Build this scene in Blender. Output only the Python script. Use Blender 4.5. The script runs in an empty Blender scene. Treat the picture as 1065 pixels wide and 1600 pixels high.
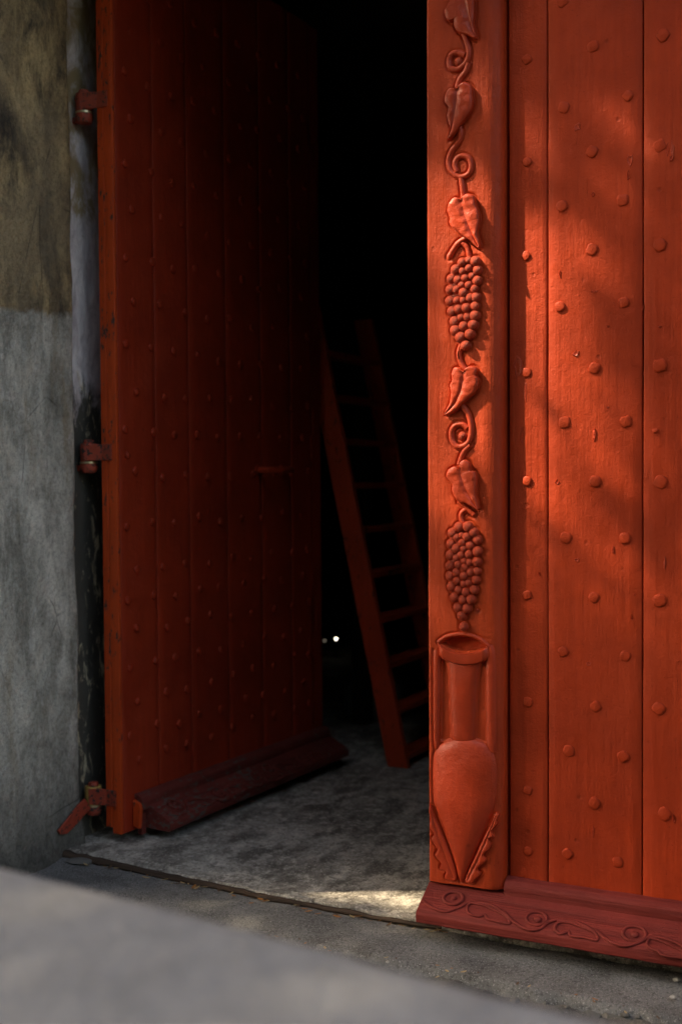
import bpy, bmesh, math, random
from mathutils import Vector, Matrix, noise

# ------------------------------------------------------------------ camera
scn = bpy.context.scene
COL = scn.collection
random.seed(7)

F_PX = 1900.0                      # focal length for a 1065 x 1600 picture
TH, PITCH, ROLL = math.radians(26.565), math.radians(1.447), 0.005
CAM = Vector((1.259, -3.06, 1.2))
_d = Vector((-math.sin(TH), math.cos(TH), 0)); _r = Vector((math.cos(TH), math.sin(TH), 0)); _u = Vector((0, 0, 1))
FWD = _d * math.cos(PITCH) - _u * math.sin(PITCH)
_u2 = _u * math.cos(PITCH) + _d * math.sin(PITCH)
UP = _u2 * math.cos(ROLL) + _r * math.sin(ROLL)
RIGHT = _r * math.cos(ROLL) - _u2 * math.sin(ROLL)
cam_data = bpy.data.cameras.new('camera')
cam = bpy.data.objects.new('camera', cam_data); COL.objects.link(cam)
cam.matrix_world = Matrix(((RIGHT.x, UP.x, -FWD.x, CAM.x), (RIGHT.y, UP.y, -FWD.y, CAM.y), (RIGHT.z, UP.z, -FWD.z, CAM.z), (0, 0, 0, 1)))
cam_data.sensor_fit = 'VERTICAL'; cam_data.sensor_height = 36.0; cam_data.sensor_width = 24.0
cam_data.lens = 36.0 * F_PX / 1600.0
cam_data.clip_start = 0.05; cam_data.clip_end = 500
cam_data.dof.use_dof = True; cam_data.dof.focus_distance = 3.2; cam_data.dof.aperture_fstop = 2.2
scn.camera = cam

# ------------------------------------------------------------------ light
SUN_AZ, SUN_EL = math.radians(64), math.radians(45)      # azimuth measured from the wall's outward normal, to the left
SUN = Vector((-math.sin(SUN_AZ) * math.cos(SUN_EL), -math.cos(SUN_AZ) * math.cos(SUN_EL), math.sin(SUN_EL)))
world = bpy.data.worlds.new('World'); scn.world = world; world.use_nodes = True
wn = world.node_tree.nodes; wn.clear()
sky = wn.new('ShaderNodeTexSky'); sky.sky_type = 'NISHITA'; sky.sun_disc = False
sky.air_density = 1.0; sky.dust_density = 4.0; sky.ozone_density = 0.3
sky.sun_elevation = SUN_EL; sky.sun_rotation = math.atan2(SUN.x, SUN.y)
bgn = wn.new('ShaderNodeBackground'); bgn.inputs['Strength'].default_value = 0.15
won = wn.new('ShaderNodeOutputWorld')
world.node_tree.links.new(sky.outputs[0], bgn.inputs[0]); world.node_tree.links.new(bgn.outputs[0], won.inputs[0])
sun_data = bpy.data.lights.new('sun', 'SUN'); sun_data.energy = 2.7; sun_data.angle = math.radians(0.8); sun_data.color = (1.0, 0.9, 0.76)
sun = bpy.data.objects.new('sun', sun_data); COL.objects.link(sun)
sun.rotation_euler = SUN.to_track_quat('Z', 'Y').to_euler(); sun.location = (-6, -4, 9)
scn.view_settings.view_transform = 'Standard'; scn.view_settings.look = 'None'
scn.view_settings.gamma = 1.0; scn.view_settings.use_curve_mapping = False
scn.view_settings.exposure = 2.25
scn.view_settings.use_white_balance = True; scn.view_settings.white_balance_temperature = 8400; scn.view_settings.white_balance_tint = 10
scn.cycles.max_bounces = 6; scn.cycles.diffuse_bounces = 4; scn.cycles.glossy_bounces = 2; scn.cycles.caustics_reflective = False; scn.cycles.caustics_refractive = False

# ------------------------------------------------------------------ helpers
def ray(x, y): return FWD + RIGHT * ((x - 532.5) / F_PX) - UP * ((y - 800.0) / F_PX)
def at(x, y, p0, n):
    """survey helper: the point of a real surface (through p0, normal n) that the photograph shows at x, y"""
    v = ray(x, y); n = Vector(n); return CAM + v * (n.dot(Vector(p0) - CAM) / n.dot(v))
def at_y(x, y, Y): return at(x, y, (0, Y, 0), (0, 1, 0))
def at_z(x, y, Z=0): return at(x, y, (0, 0, Z), (0, 0, 1))

class MB:
    def __init__(s): s.v = []; s.f = []
    def add(s, vs, fs):
        b = len(s.v); s.v += [tuple(p) for p in vs]; s.f += [tuple(b + i for i in f) for f in fs]; return s
    def box(s, a, b):
        x0, y0, z0 = a; x1, y1, z1 = b
        return s.add([(x0, y0, z0), (x1, y0, z0), (x1, y1, z0), (x0, y1, z0), (x0, y0, z1), (x1, y0, z1), (x1, y1, z1), (x0, y1, z1)],
                     [(0, 3, 2, 1), (4, 5, 6, 7), (0, 1, 5, 4), (1, 2, 6, 5), (2, 3, 7, 6), (3, 0, 4, 7)])
    def tube(s, pts, rad, n=8, flat=None, cap=True):
        """tube along pts; flat=(normal, factor) squashes it along a direction"""
        pts = [Vector(p) for p in pts]; m = len(pts)
        rads = rad if isinstance(rad, (list, tuple)) else [rad] * m
        rings = []; up = None
        for i, p in enumerate(pts):
            t = (pts[min(i + 1, m - 1)] - pts[max(i - 1, 0)]).normalized()
            if flat: a = Vector(flat[0]).normalized()
            else:
                a = up if up else (Vector((0, 0, 1)) if abs(t.z) < .9 else Vector((1, 0, 0)))
            b = t.cross(a).normalized(); a = b.cross(t).normalized(); up = a
            k = flat[1] if flat else 1.0
            rings.append([p + (b * math.cos(2 * math.pi * j / n) + a * (k * math.sin(2 * math.pi * j / n))) * rads[i] for j in range(n)])
        vs = [q for r in rings for q in r]; fs = []
        for i in range(m - 1):
            for j in range(n):
                fs.append((i * n + j, i * n + (j + 1) % n, (i + 1) * n + (j + 1) % n, (i + 1) * n + j))
        if cap:
            fs.append(tuple(range(n))[::-1]); fs.append(tuple((m - 1) * n + j for j in range(n)))
        return s.add(vs, fs)
    def prism(s, prof, fn):
        """prof: closed list of 2D points; fn(p, k) -> 3D, for the k = 0 and 1 ends"""
        n = len(prof)
        vs = [fn(p, 0) for p in prof] + [fn(p, 1) for p in prof]
        fs = [(i, (i + 1) % n, n + (i + 1) % n, n + i) for i in range(n)] + [tuple(range(n))[::-1], tuple(range(n, 2 * n))]
        return s.add(vs, fs)
    def grid(s, nu, nv, fn):
        vs = [fn(i / nu, j / nv) for j in range(nv + 1) for i in range(nu + 1)]
        fs = [(j * (nu + 1) + i, j * (nu + 1) + i + 1, (j + 1) * (nu + 1) + i + 1, (j + 1) * (nu + 1) + i) for j in range(nv) for i in range(nu)]
        return s.add(vs, fs)
    def mesh(s, name, mat=None, smooth=False, bevel=0, seg=2, angle=40):
        me = bpy.data.meshes.new(name); me.from_pydata(s.v, [], s.f)
        bm = bmesh.new(); bm.from_mesh(me)
        bmesh.ops.recalc_face_normals(bm, faces=bm.faces)
        if bevel:
            es = [e for e in bm.edges if len(e.link_faces) == 2 and e.calc_face_angle(0) > math.radians(30)]
            bmesh.ops.bevel(bm, geom=es, offset=bevel, segments=seg, profile=.5, affect='EDGES', clamp_overlap=True)
        bm.to_mesh(me); bm.free()
        if smooth:
            for p in me.polygons: p.use_smooth = True
            me.set_sharp_from_angle(angle=math.radians(angle))
        if mat: me.materials.append(mat)
        return me
    def build(s, name, mat=None, parent=None, smooth=False, bevel=0, seg=2, angle=40):
        return link(name, s.mesh(name, mat, smooth, bevel, seg, angle), parent)

def link(name, me, parent=None, loc=None):
    o = bpy.data.objects.new(name, me); COL.objects.link(o)
    if parent: o.parent = parent
    if loc is not None: o.location = loc
    return o
def tag(o, label=None, cat=None, group=None, kind=None):
    if label: o['label'] = label
    if cat: o['category'] = cat
    if group: o['group'] = group
    if kind: o['kind'] = kind
    return o
def empty(name, loc=(0, 0, 0)):
    o = bpy.data.objects.new(name, None); COL.objects.link(o); o.location = loc; o.empty_display_size = .2; return o
def catmull(pts, k=6, closed=False):
    pts = [Vector(p) for p in pts]; n = len(pts); out = []
    for i in range(n if closed else n - 1):
        if closed: p0, p1, p2, p3 = pts[i - 1], pts[i], pts[(i + 1) % n], pts[(i + 2) % n]
        else: p0, p1, p2, p3 = pts[max(i - 1, 0)], pts[i], pts[i + 1], pts[min(i + 2, n - 1)]
        for j in range(k):
            t = j / k
            out.append(.5 * ((2 * p1) + (p2 - p0) * t + (2 * p0 - 5 * p1 + 4 * p2 - p3) * t * t + (3 * p1 - p0 - 3 * p2 + p3) * t ** 3))
    if not closed: out.append(pts[-1].copy())
    return out

# ------------------------------------------------------------------ materials
class NT:
    def __init__(s, name):
        s.m = bpy.data.materials.new(name); s.m.use_nodes = True; s.t = s.m.node_tree; s.n = s.t.nodes
        s.b = s.n['Principled BSDF']; s.tc = s.n.new('ShaderNodeTexCoord')
    def l(s, a, b): s.t.links.new(a, b)
    def coord(s, scale=(1, 1, 1), src='Object', rot=(0, 0, 0)):
        mp = s.n.new('ShaderNodeMapping'); mp.inputs['Scale'].default_value = scale; mp.inputs['Rotation'].default_value = rot
        s.l(s.tc.outputs[src], mp.inputs[0]); return mp.outputs[0]
    def noise(s, scale, detail=4, rough=.55, vec=None, dist=0):
        x = s.n.new('ShaderNodeTexNoise'); x.inputs['Scale'].default_value = scale; x.inputs['Detail'].default_value = detail
        x.inputs['Roughness'].default_value = rough; x.inputs['Distortion'].default_value = dist
        s.l(vec if vec else s.tc.outputs['Object'], x.inputs['Vector']); return x.outputs['Fac']
    def voro(s, scale, feat='F1', vec=None, rand=1):
        x = s.n.new('ShaderNodeTexVoronoi'); x.feature = feat; x.inputs['Scale'].default_value = scale; x.inputs['Randomness'].default_value = rand
        s.l(vec if vec else s.tc.outputs['Object'], x.inputs['Vector']); return x.outputs['Distance']
    def ramp(s, fac, stops):
        x = s.n.new('ShaderNodeValToRGB'); e = x.color_ramp.elements
        while len(e) < len(stops): e.new(.5)
        for el, (p, c) in zip(e, stops):
            el.position = p; el.color = (c, c, c, 1) if isinstance(c, (int, float)) else (*c, 1)
        s.l(fac, x.inputs[0]); return x.outputs[0]
    def mix(s, fac, a, b, mode='MIX'):
        x = s.n.new('ShaderNodeMix'); x.data_type = 'RGBA'; x.blend_type = mode
        for i, val in ((0, fac), (6, a), (7, b)):
            sock = x.inputs[i]
            if isinstance(val, (int, float)): sock.default_value = (val, val, val, 1) if i else val
            elif isinstance(val, tuple): sock.default_value = (*val, 1)
            else: s.l(val, sock)
        return x.outputs[2]
    def math(s, op, a, b=0.0, clamp=False):
        x = s.n.new('ShaderNodeMath'); x.operation = op; x.use_clamp = clamp
        for sock, val in ((x.inputs[0], a), (x.inputs[1], b)):
            if isinstance(val, (int, float)): sock.default_value = val
            else: s.l(val, sock)
        return x.outputs[0]
    def z(s, ax='Z'):
        x = s.n.new('ShaderNodeSeparateXYZ'); s.l(s.tc.outputs['Object'], x.inputs[0]); return x.outputs[ax]
    def bump(s, h, strength=.3, dist=.01, prev=None):
        x = s.n.new('ShaderNodeBump'); x.inputs['Strength'].default_value = strength; x.inputs['Distance'].default_value = dist
        s.l(h, x.inputs['Height'])
        if prev: s.l(prev, x.inputs['Normal'])
        return x.outputs[0]
    def out(s, col=None, rough=None, normal=None, spec=None, coat=None):
        if col is not None:
            if isinstance(col, tuple): s.b.inputs['Base Color'].default_value = (*col, 1)
            else: s.l(col, s.b.inputs['Base Color'])
        if rough is not None:
            if isinstance(rough, (int, float)): s.b.inputs['Roughness'].default_value = rough
            else: s.l(rough, s.b.inputs['Roughness'])
        if normal is not None: s.l(normal, s.b.inputs['Normal'])
        if spec is not None: s.b.inputs['Specular IOR Level'].default_value = spec
        return s.m

def paint(name, base, rough=.42, along=(1, 1, .06), wear=0.0, wearcol=(.05, .035, .03), grain=.25, dents=.35, spec=.5, speck=.25, streak=.35, cracks=False):
    """old red oil paint over timber: brush streaks along the grain, dents, dirt specks, chips"""
    t = NT(name); st = t.coord(along)
    n1 = t.noise(3.0, 5, .6); n2 = t.noise(60, 4, .6, st)
    dk = tuple(c * .66 for c in base); lt = (min(base[0] * 1.14, 1), base[1] * 1.22, base[2] * 1.2)
    c = t.mix(t.ramp(n1, [(.3, 0), (.72, 1)]), dk, lt)
    c = t.mix(t.ramp(n2, [(.35, streak), (.62 if streak < .5 else .53, 0)]), c, tuple(x * .6 for x in base))
    n3 = t.noise(115, 3, .6)
    c = t.mix(t.math('MULTIPLY', t.ramp(n3, [(.64, 0), (.72, 1)]), speck), c, tuple(x * .35 for x in base))
    r = t.ramp(t.noise(14, 4, .6), [(.3, rough - .08), (.7, rough + .16)])
    b = t.bump(n2, grain, .006)
    b = t.bump(t.noise(24, 4, .6), .5, .006, b)
    v = t.voro(17); pit = t.math('MULTIPLY', t.ramp(v, [(.05, 1), (.13, 0)]), t.ramp(t.noise(9, 2), [(.5, 0), (.58, 1)]))
    b = t.bump(t.math('SUBTRACT', 1, pit), dents, .004, b); c = t.mix(t.math('MULTIPLY', pit, .45), c, tuple(x * .4 for x in base))
    b = t.bump(t.noise(150, 3, .6), .45, .0022, b)
    if cracks:
        fade = t.ramp(t.noise(1.7, 6, .65, t.coord((1, 1, .5)), .8), [(.48, 0), (.66, .4)])
        c = t.mix(fade, c, (base[0] * 1.12, base[1] * 1.5, base[2] * 1.9))
    if wear:
        w = t.noise(70, 5, .7, t.coord((1, 1, .35) if along[2] < .5 else (.45, 1, 1)))
        w2 = t.noise(5, 3, .5)
        wf = t.ramp(t.math('ADD', w, t.math('MULTIPLY', w2, .35)), [(.80 - wear * .35, 0), (.83 - wear * .35, 1)])
        c = t.mix(wf, c, wearcol); b = t.bump(t.math('SUBTRACT', 1, wf), .5, .0015, b)
        r = t.mix(wf, r, .8)
    return t.out(c, r, b, spec)

RED = (.51, .050, .0150)
M = {}
M['red'] = paint('red_paint', RED, .54, spec=.20, speck=.5, grain=.35, cracks=True)
M['red_post'] = paint('red_paint_post', (.56, .058, .0165), .50, grain=.4, dents=.3, spec=.24, speck=.4, cracks=True)
M['red_carve'] = paint('red_paint_carving', (.54, .053, .019), .40, grain=.12, dents=.25, spec=.32)
M['red_lit_edge'] = paint('red_paint_worn_lit_edge', (.62, .068, .014), .48, wear=.09, grain=.5, spec=.28)  # chipped edge; base lightened to paint in the light on it
M['red_shaded'] = paint('red_paint_shaded_leaf', (.38, .034, .0115), .48, spec=.28, cracks=True)  # same red darkened: the open leaf's shade is in the colour
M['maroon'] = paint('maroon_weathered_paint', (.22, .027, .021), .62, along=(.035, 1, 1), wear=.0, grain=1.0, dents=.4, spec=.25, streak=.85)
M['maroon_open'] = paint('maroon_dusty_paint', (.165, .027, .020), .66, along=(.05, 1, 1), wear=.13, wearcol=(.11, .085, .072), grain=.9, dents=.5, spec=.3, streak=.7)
M['iron'] = paint('red_painted_iron', (.40, .055, .028), .5, along=(1, 1, 1), wear=.25, wearcol=(.035, .028, .024), grain=.3)
M['ladder'] = paint('red_paint_ladder', (.60, .062, .017), .44, wear=.08, wearcol=(.05, .03, .02))

def plaster():
    t = NT('stained_lime_plaster')
    zc = t.z('Z'); yc = t.z('Y')
    vs = t.coord((1, 1, .42)); n_big = t.noise(2.2, 5, .6); n_st = t.noise(9, 6, .65, vs, .6); n_f = t.noise(70, 5, .65)
    # upper band ochre, lower band grey cement with an uneven top edge
    edge = t.math('ADD', zc, t.math('ADD', t.math('MULTIPLY', t.noise(11, 7, .7), .10), t.math('MULTIPLY', yc, -.05)))
    up = t.ramp(t.math('SUBTRACT', edge, 1.320), [(.488, 0), (.512, 1)])
    ochre = t.mix(t.ramp(n_st, [(.38, 0), (.62, 1)]), (.20, .15, .09), (.62, .46, .24))
    ochre = t.mix(t.ramp(t.noise(8, 8, .75, t.coord((1, 1, .4)), .3), [(.49, 0), (.62, .9)]), ochre, (.055, .050, .044))
    ochre = t.mix(t.ramp(n_big, [(.45, 0), (.65, .6)]), ochre, (.30, .24, .16))
    grey = t.mix(t.ramp(n_st, [(.36, 0), (.64, 1)]), (.40, .395, .345), (.80, .78, .69))
    grey = t.mix(t.ramp(t.noise(6, 8, .75, t.coord((1, 1, .5)), .3), [(.48, 0), (.66, .75)]), grey, (.15, .15, .125))
    grey = t.mix(t.ramp(t.noise(9, 5, .65, t.coord((1, 1, .2))), [(.54, 0), (.68, .55)]), grey, (.34, .26, .15))
    grey = t.mix(t.ramp(t.noise(26, 6, .7, t.coord((1, 1, .55))), [(.56, 0), (.68, .6)]), grey, (.74, .73, .69))
    foot_dark = t.ramp(t.math('ADD', zc, t.math('MULTIPLY', n_big, .30)), [(.14, 1), (.55, 0)])  # plaster gets unevenly darker towards its foot
    grey = t.mix(t.math('MULTIPLY', foot_dark, .85), grey, (.05, .047, .042))
    c = t.mix(up, grey, ochre)
    c = t.mix(t.ramp(n_f, [(.36, .45), (.55, 0)]), c, t.mix(1, c, .4, 'MULTIPLY'))
    c = t.mix(t.ramp(t.noise(190, 3, .6), [(.38, .35), (.5, 0)]), c, t.mix(1, c, .45, 'MULTIPLY'))
    # hairline cracks
    cr = t.voro(3.1, 'DISTANCE_TO_EDGE', t.coord((1, 1, .6)))
    crk = t.math('MULTIPLY', t.ramp(cr, [(.0, 1), (.006, 0)]), t.ramp(t.noise(3, 2), [(.55, 0), (.6, 1)]))
    c = t.mix(t.math('MULTIPLY', crk, .7), c, (.03, .028, .025))
    b = t.bump(n_f, .7, .010); b = t.bump(t.noise(200, 3, .6), .6, .003, b); b = t.bump(t.noise(9, 4, .5), .5, .02, b)
    b = t.bump(t.math('SUBTRACT', 1, crk), .5, .002, b)
    return t.out(c, .9, b, .25)
M['plaster'] = plaster()

def rebate():
    t = NT('peeling_mouldy_plaster')
    zc = t.z('Z'); v = t.coord((1, 1, .6)); n = t.noise(9, 7, .7, v, .5); n2 = t.noise(24, 7, .72, t.coord((1, 1, .42)), .6)
    lilac = t.mix(t.ramp(n2, [(.38, 0), (.62, 1)]), (.50, .46, .48), (.80, .77, .77))
    och = t.mix(t.ramp(t.math('ADD', n, t.math('MULTIPLY', t.ramp(zc, [(0, 0), (1, 1)]), 0)), [(.42, 0), (.56, 1)]), lilac, (.34, .26, .15))
    zz = t.math('ADD', zc, t.math('MULTIPLY', t.math('SUBTRACT', n, .5), .7))
    hi = t.ramp(t.math('MULTIPLY', t.math('SUBTRACT', zz, 1.75), 1.0), [(.30, 0), (.42, 1)])
    top = t.mix(hi, lilac, och)
    mould = t.mix(t.ramp(n2, [(.54, 0), (.62, 1)]), (.085, .08, .068), (.62, .53, .36))
    mould = t.mix(t.ramp(n, [(.42, .0), (.75, .5)]), mould, (.06, .058, .05))
    lo = t.ramp(t.math('SUBTRACT', zz, 1.0), [(.42, 1), (.52, 0)])
    c = t.mix(lo, top, mould)
    b = t.bump(n2, .8, .008); b = t.bump(t.noise(90, 4, .6), .5, .003, b)
    return t.out(c, .9, b, .2)
M['rebate'] = rebate()

def concrete(name, lo, hi, stain, pale, sc=1.0, grit=.5):
    t = NT(name); n = t.noise(3.2 * sc, 9, .72, None, .2); n2 = t.noise(9 * sc, 9, .75, t.coord((1, .6, 1)), .1); g = t.noise(300, 2, .6)
    c = t.mix(t.ramp(n, [(.38, 0), (.62, 1)]), lo, hi)
    c = t.mix(t.ramp(t.noise(16 * sc, 7, .72, None, .6), [(.45, 0), (.65, .5)]), c, pale)
    c = t.mix(t.ramp(t.noise(5.5 * sc, 6, .7, t.coord((.7, 1, 1), rot=(0, 0, .5)), .2), [(.50, 0), (.66, .7)]), c, pale)
    c = t.mix(t.ramp(n2, [(.50, 0), (.68, .85)]), c, stain)
    c = t.mix(t.ramp(t.noise(38 * sc, 5, .7), [(.58, 0), (.70, .45)]), c, stain)
    c = t.mix(t.ramp(g, [(.36, grit), (.52, 0)]), c, t.mix(1, c, .4, 'MULTIPLY'))
    c = t.mix(t.ramp(t.noise(380, 1, .5), [(.68, 0), (.74, grit)]), c, (.5, .49, .46))
    b = t.bump(g, .6, .003); b = t.bump(n2, .6, .012, b); b = t.bump(t.noise(45, 5, .65), .7, .010, b)
    r = t.ramp(n, [(.3, .6), (.7, .85)])
    return t.out(c, r, b, .35)
def cellar_floor():
    t = NT('worn_cellar_concrete')
    n = t.noise(3.0, 9, .72, t.coord((1, .75, 1), rot=(0, 0, .4))); n2 = t.noise(6.5, 9, .74, t.coord((1, .6, 1), rot=(0, 0, .5))); n3 = t.noise(21, 8, .75)
    c = t.mix(t.ramp(n, [(.42, 0), (.58, 1)]), (.25, .232, .20), (.52, .49, .43))
    c = t.mix(t.ramp(n3, [(.50, 0), (.60, .75)]), c, (.74, .70, .61))
    c = t.mix(t.ramp(n2, [(.50, 0), (.575, .88)]), c, (.115, .105, .088))
    c = t.mix(t.ramp(t.noise(13, 8, .75), [(.54, 0), (.61, .7)]), c, (.17, .155, .13))
    c = t.mix(t.ramp(t.noise(48, 6, .75), [(.54, 0), (.62, .8)]), c, (.09, .08, .066))
    c = t.mix(t.ramp(t.noise(120, 4, .7), [(.38, .6), (.48, 0)]), c, t.mix(1, c, .45, 'MULTIPLY'))
    c = t.mix(t.ramp(t.noise(90, 5, .7), [(.57, 0), (.64, .7)]), c, (.78, .75, .68))
    b = t.bump(n3, .7, .012); b = t.bump(t.noise(60, 6, .7), .8, .008, b); b = t.bump(t.noise(150, 3, .6), .6, .003, b)
    return t.out(c, t.ramp(n2, [(.42, .88), (.6, .6)]), b, .35)
M['floor'] = cellar_floor()
def cement():
    t = NT('gritty_cement_apron'); n = t.noise(4.5, 6, .65, None, .5); g = t.noise(125, 4, .7); g2 = t.noise(260, 2, .6)
    c = t.mix(t.ramp(n, [(.38, 0), (.62, 1)]), (.115, .117, .115), (.19, .192, .188))
    c = t.mix(t.ramp(t.noise(11, 6, .7), [(.54, 0), (.68, .7)]), c, (.065, .063, .058))
    c = t.mix(t.ramp(t.noise(7, 6, .7, t.coord((.5, 1, 1))), [(.58, 0), (.70, .6)]), c, (.27, .25, .21))
    c = t.mix(t.ramp(g, [(.38, .75), (.50, 0)]), c, t.mix(1, c, .35, 'MULTIPLY'))
    c = t.mix(t.ramp(g2, [(.60, 0), (.68, .75)]), c, (.42, .42, .41))
    b = t.bump(g, .7, .004); b = t.bump(t.noise(30, 4, .6), .5, .008, b)
    return t.out(c, .85, b, .3)
M['apron'] = cement()
M['ground'] = concrete('dark_rubble_ground', (.045, .043, .038), (.11, .105, .095), (.03, .028, .024), (.20, .19, .165), 2.2, .8)
M['gravel'] = concrete('dark_gravel_court', (.085, .078, .064), (.14, .13, .11), (.06, .055, .045), (.17, .16, .14), 1.0, .6)
M['lowwall'] = concrete('smooth_grey_render', (.19, .195, .205), (.235, .24, .25), (.165, .17, .178), (.29, .297, .31), 1.3, .12)

def simple(name, a, b_, sc=8, rough=.8, bump=.3, dist=.004, vec=None, spec=.3):
    t = NT(name); n = t.noise(sc, 6, .65, t.coord(vec) if vec else None)
    return t.out(t.mix(t.ramp(n, [(.3, 0), (.7, 1)]), a, b_), rough, t.bump(n, bump, dist), spec)
M['dark_wall'] = simple('shade_dark_cellar_wall', (.012, .011, .010), (.03, .028, .025), 4, .95)  # near black: the unlit interior's shade is put into the wall colour
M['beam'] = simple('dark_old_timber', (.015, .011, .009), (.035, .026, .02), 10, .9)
M['rot'] = simple('rotten_dark_timber', (.018, .012, .009), (.085, .055, .038), 40, .85, .8, .004, (.1, 1, 1))
M['boulder'] = simple('grey_stone', (.10, .105, .10), (.20, .20, .19), 9, .9, .5, .01)
M['washer'] = simple('worn_brass', (.55, .45, .25), (.70, .60, .40), 30, .35); M['washer'].node_tree.nodes['Principled BSDF'].inputs['Metallic'].default_value = .8
M['ochre_iron'] = simple('ochre_grease_on_iron', (.30, .17, .05), (.52, .33, .10), 35, .5, .4, .002, (.3, .3, 1))
M['pebble_pale'] = simple('pale_mortar_chip', (.30, .29, .26), (.46, .45, .41), 50, .9)
M['pebble_grey'] = simple('grey_grit', (.085, .083, .076), (.17, .165, .15), 60, .9)
M['leaf_tan'] = simple('dry_tan_leaf', (.30, .21, .10), (.48, .36, .19), 60, .7)
M['leaf_orange'] = simple('dry_orange_leaf', (.24, .09, .025), (.36, .16, .045), 60, .7)
M['leaf_brown'] = simple('dry_brown_leaf', (.06, .035, .02), (.14, .08, .045), 60, .8)
M['white_fleck'] = simple('bare_white_fleck', (.40, .34, .34), (.60, .55, .54), 60, .8)
M['bark'] = simple('tree_bark', (.05, .04, .03), (.13, .11, .085), 12, .95, .8, .02, (1, 1, .2))
t_ = NT('oak_leaf_green'); t_.out((.07, .12, .03), .6, None, .3); M['leaf'] = t_.m
t_ = NT('glint_glow'); t_.b.inputs['Emission Color'].default_value = (1, .97, .9, 1); t_.b.inputs['Emission Strength'].default_value = 4; M['glow'] = t_.m  # glow for the beads added as glints
t_ = NT('faint_glint_glow'); t_.b.inputs['Emission Color'].default_value = (1, .97, .9, 1); t_.b.inputs['Emission Strength'].default_value = .12; M['faint'] = t_.m

# ------------------------------------------------------------------ the setting
ZL = 3.16           # underside of the lintel
YO, YI = -.41, .55  # outer and inner faces of the front wall
def nz(p, s): return noise.noise(Vector(p) * s)

g = MB(); g.grid(60, 60, lambda u, v: (-60 + 120 * u, -70 + 130 * v, -.075))
tag(g.build('ground', M['gravel']), kind='structure')

# rubble strip in front of the apron: uneven sheet
def rub(u, v):
    x = -1.9 + 4.6 * u; y = -1.5 + 1.29 * v
    z = -.055 + .022 * nz((x, y, 0), 7) + .012 * nz((x, y, 3), 23)
    return (x, y, z)
g = MB(); g.grid(200, 60, rub); tag(g.build('path', M['ground'], smooth=True), kind='structure')

def crack_y(x): return -.022 + .075 * max(0, min(1, (-x - .3) / .95)) ** 1.5 + .010 * nz((x, 0, 0), 5) + .004 * nz((x, 1, 0), 21)
def apron_y(x): return -.248 - .05 * max(0, x - .1) + .016 * nz((x, 4, 0), 4) + .012 * nz((x, 5, 0), 17)
def ap(u, v):
    x = -1.9 + 4.6 * u; y0, y1 = apron_y(x), crack_y(x) - .006
    y = y0 + (y1 - y0) * v
    z = -.018 - .012 * (1 - v) + .004 * nz((x, y, 0), 9)
    if v == 0: z = -.08
    elif v < .05: z -= .008
    return (x, y, z)
g = MB(); g.grid(240, 24, ap); tag(g.build('pavement', M['apron'], smooth=True, angle=80), kind='structure')

def fl(u, v):
    x = -5 + 10 * u if False else -1.9 + 4.6 * u
    y0 = crack_y(x) + .010; y = y0 + (2.6 - y0) * v * v
    z = .004 * nz((x, y, 7), 4) + .0025 * nz((x, y, 2), 17)
    if v == 0: z = -.05
    elif v < .03: z -= .004
    return (x, y, z)
g = MB(); g.grid(160, 70, fl); cf = tag(g.build('floor', M['floor'], smooth=True, angle=70), kind='structure')
g = MB(); g.box((-5, .56, -.06), (5, 9, -.008)); tag(g.build('floor', M['floor']), kind='structure')

# building
bld = tag(empty('cellar_building', (0, YI, 0)), 'old plastered cellar building with deep doorway and pitch dark interior', 'building')
def bpart(name, mb, mat, smooth=False, **k):
    mb.v = [(x, y - YI, z) for x, y, z in mb.v]; return mb.build(name, mat, bld, smooth, **k)
XJ, YJ, XR = -1.313, .145, -1.350
def pier(side):
    """door pier with an uneven reveal; a grid wrapped round the plan outline"""
    prof = [(-5.0, YO), (XJ - .02, YO), (XJ, YO + .02)]
    prof += [(XJ, YO + .02 + (YJ - .02 - YO - .02) * k / 14) for k in range(1, 14)] + [(XJ, YJ - .016), (XJ - .004, YJ - .005), (XJ - .016, YJ), (XR + .01, YJ + .002)]
    zs = [-.1 + (ZL + .1) * k / 90 for k in range(91)]
    vs = []; fs = []
    for z in zs:
        for (x, y) in prof:
            w = -.010 * z / 2.4 + .006 * nz((x, y, z), 3.0) + .0035 * nz((x, y, z), 14)
            if z < .3: w += .02 * (max(0, .30 - z) / .3) ** 2 * (0.6 + .8 * nz((y, z, 1), 9))
            vs.append(((x + w) * side if x > -4 else x * side, y + (.5 * w if y > .1 else 0), z))
    n = len(prof)
    for j in range(len(zs) - 1):
        for i in range(n - 1): fs.append((j * n + i, j * n + i + 1, (j + 1) * n + i + 1, (j + 1) * n + i))
    return MB().add(vs, fs)
bpart('door_reveal', pier(1), M['plaster'], True, angle=60)
bpart('door_reveal', pier(-1), M['plaster'], True, angle=60)
def reb(side):
    def fn(u, v):
        y = YJ - .03 + (YI - YJ + .03) * u; z = -.1 + (ZL + .1) * v
        return ((XR + .012 * nz((y, z, 0), 5) + .006 * nz((y, z, 4), 19)) * side, y, z)
    m = MB(); m.grid(26, 150, fn); return m
bpart('hinge_rebate', reb(1), M['rebate'], True); bpart('hinge_rebate', reb(-1), M['rebate'], True)
for sd in (1, -1):
    m = MB(); a, b = sorted((sd * 5.0, sd * (-XR + .03) if sd > 0 else XR - .03)); m.box((a, YO + .03, -.1), (b, YI, ZL)); bpart('masonry_core', m, M['dark_wall'])
m = MB(); m.box((-5, YO - .006, ZL), (5, YI, 5.0)); bpart('lintel', m, M['plaster'])
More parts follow.
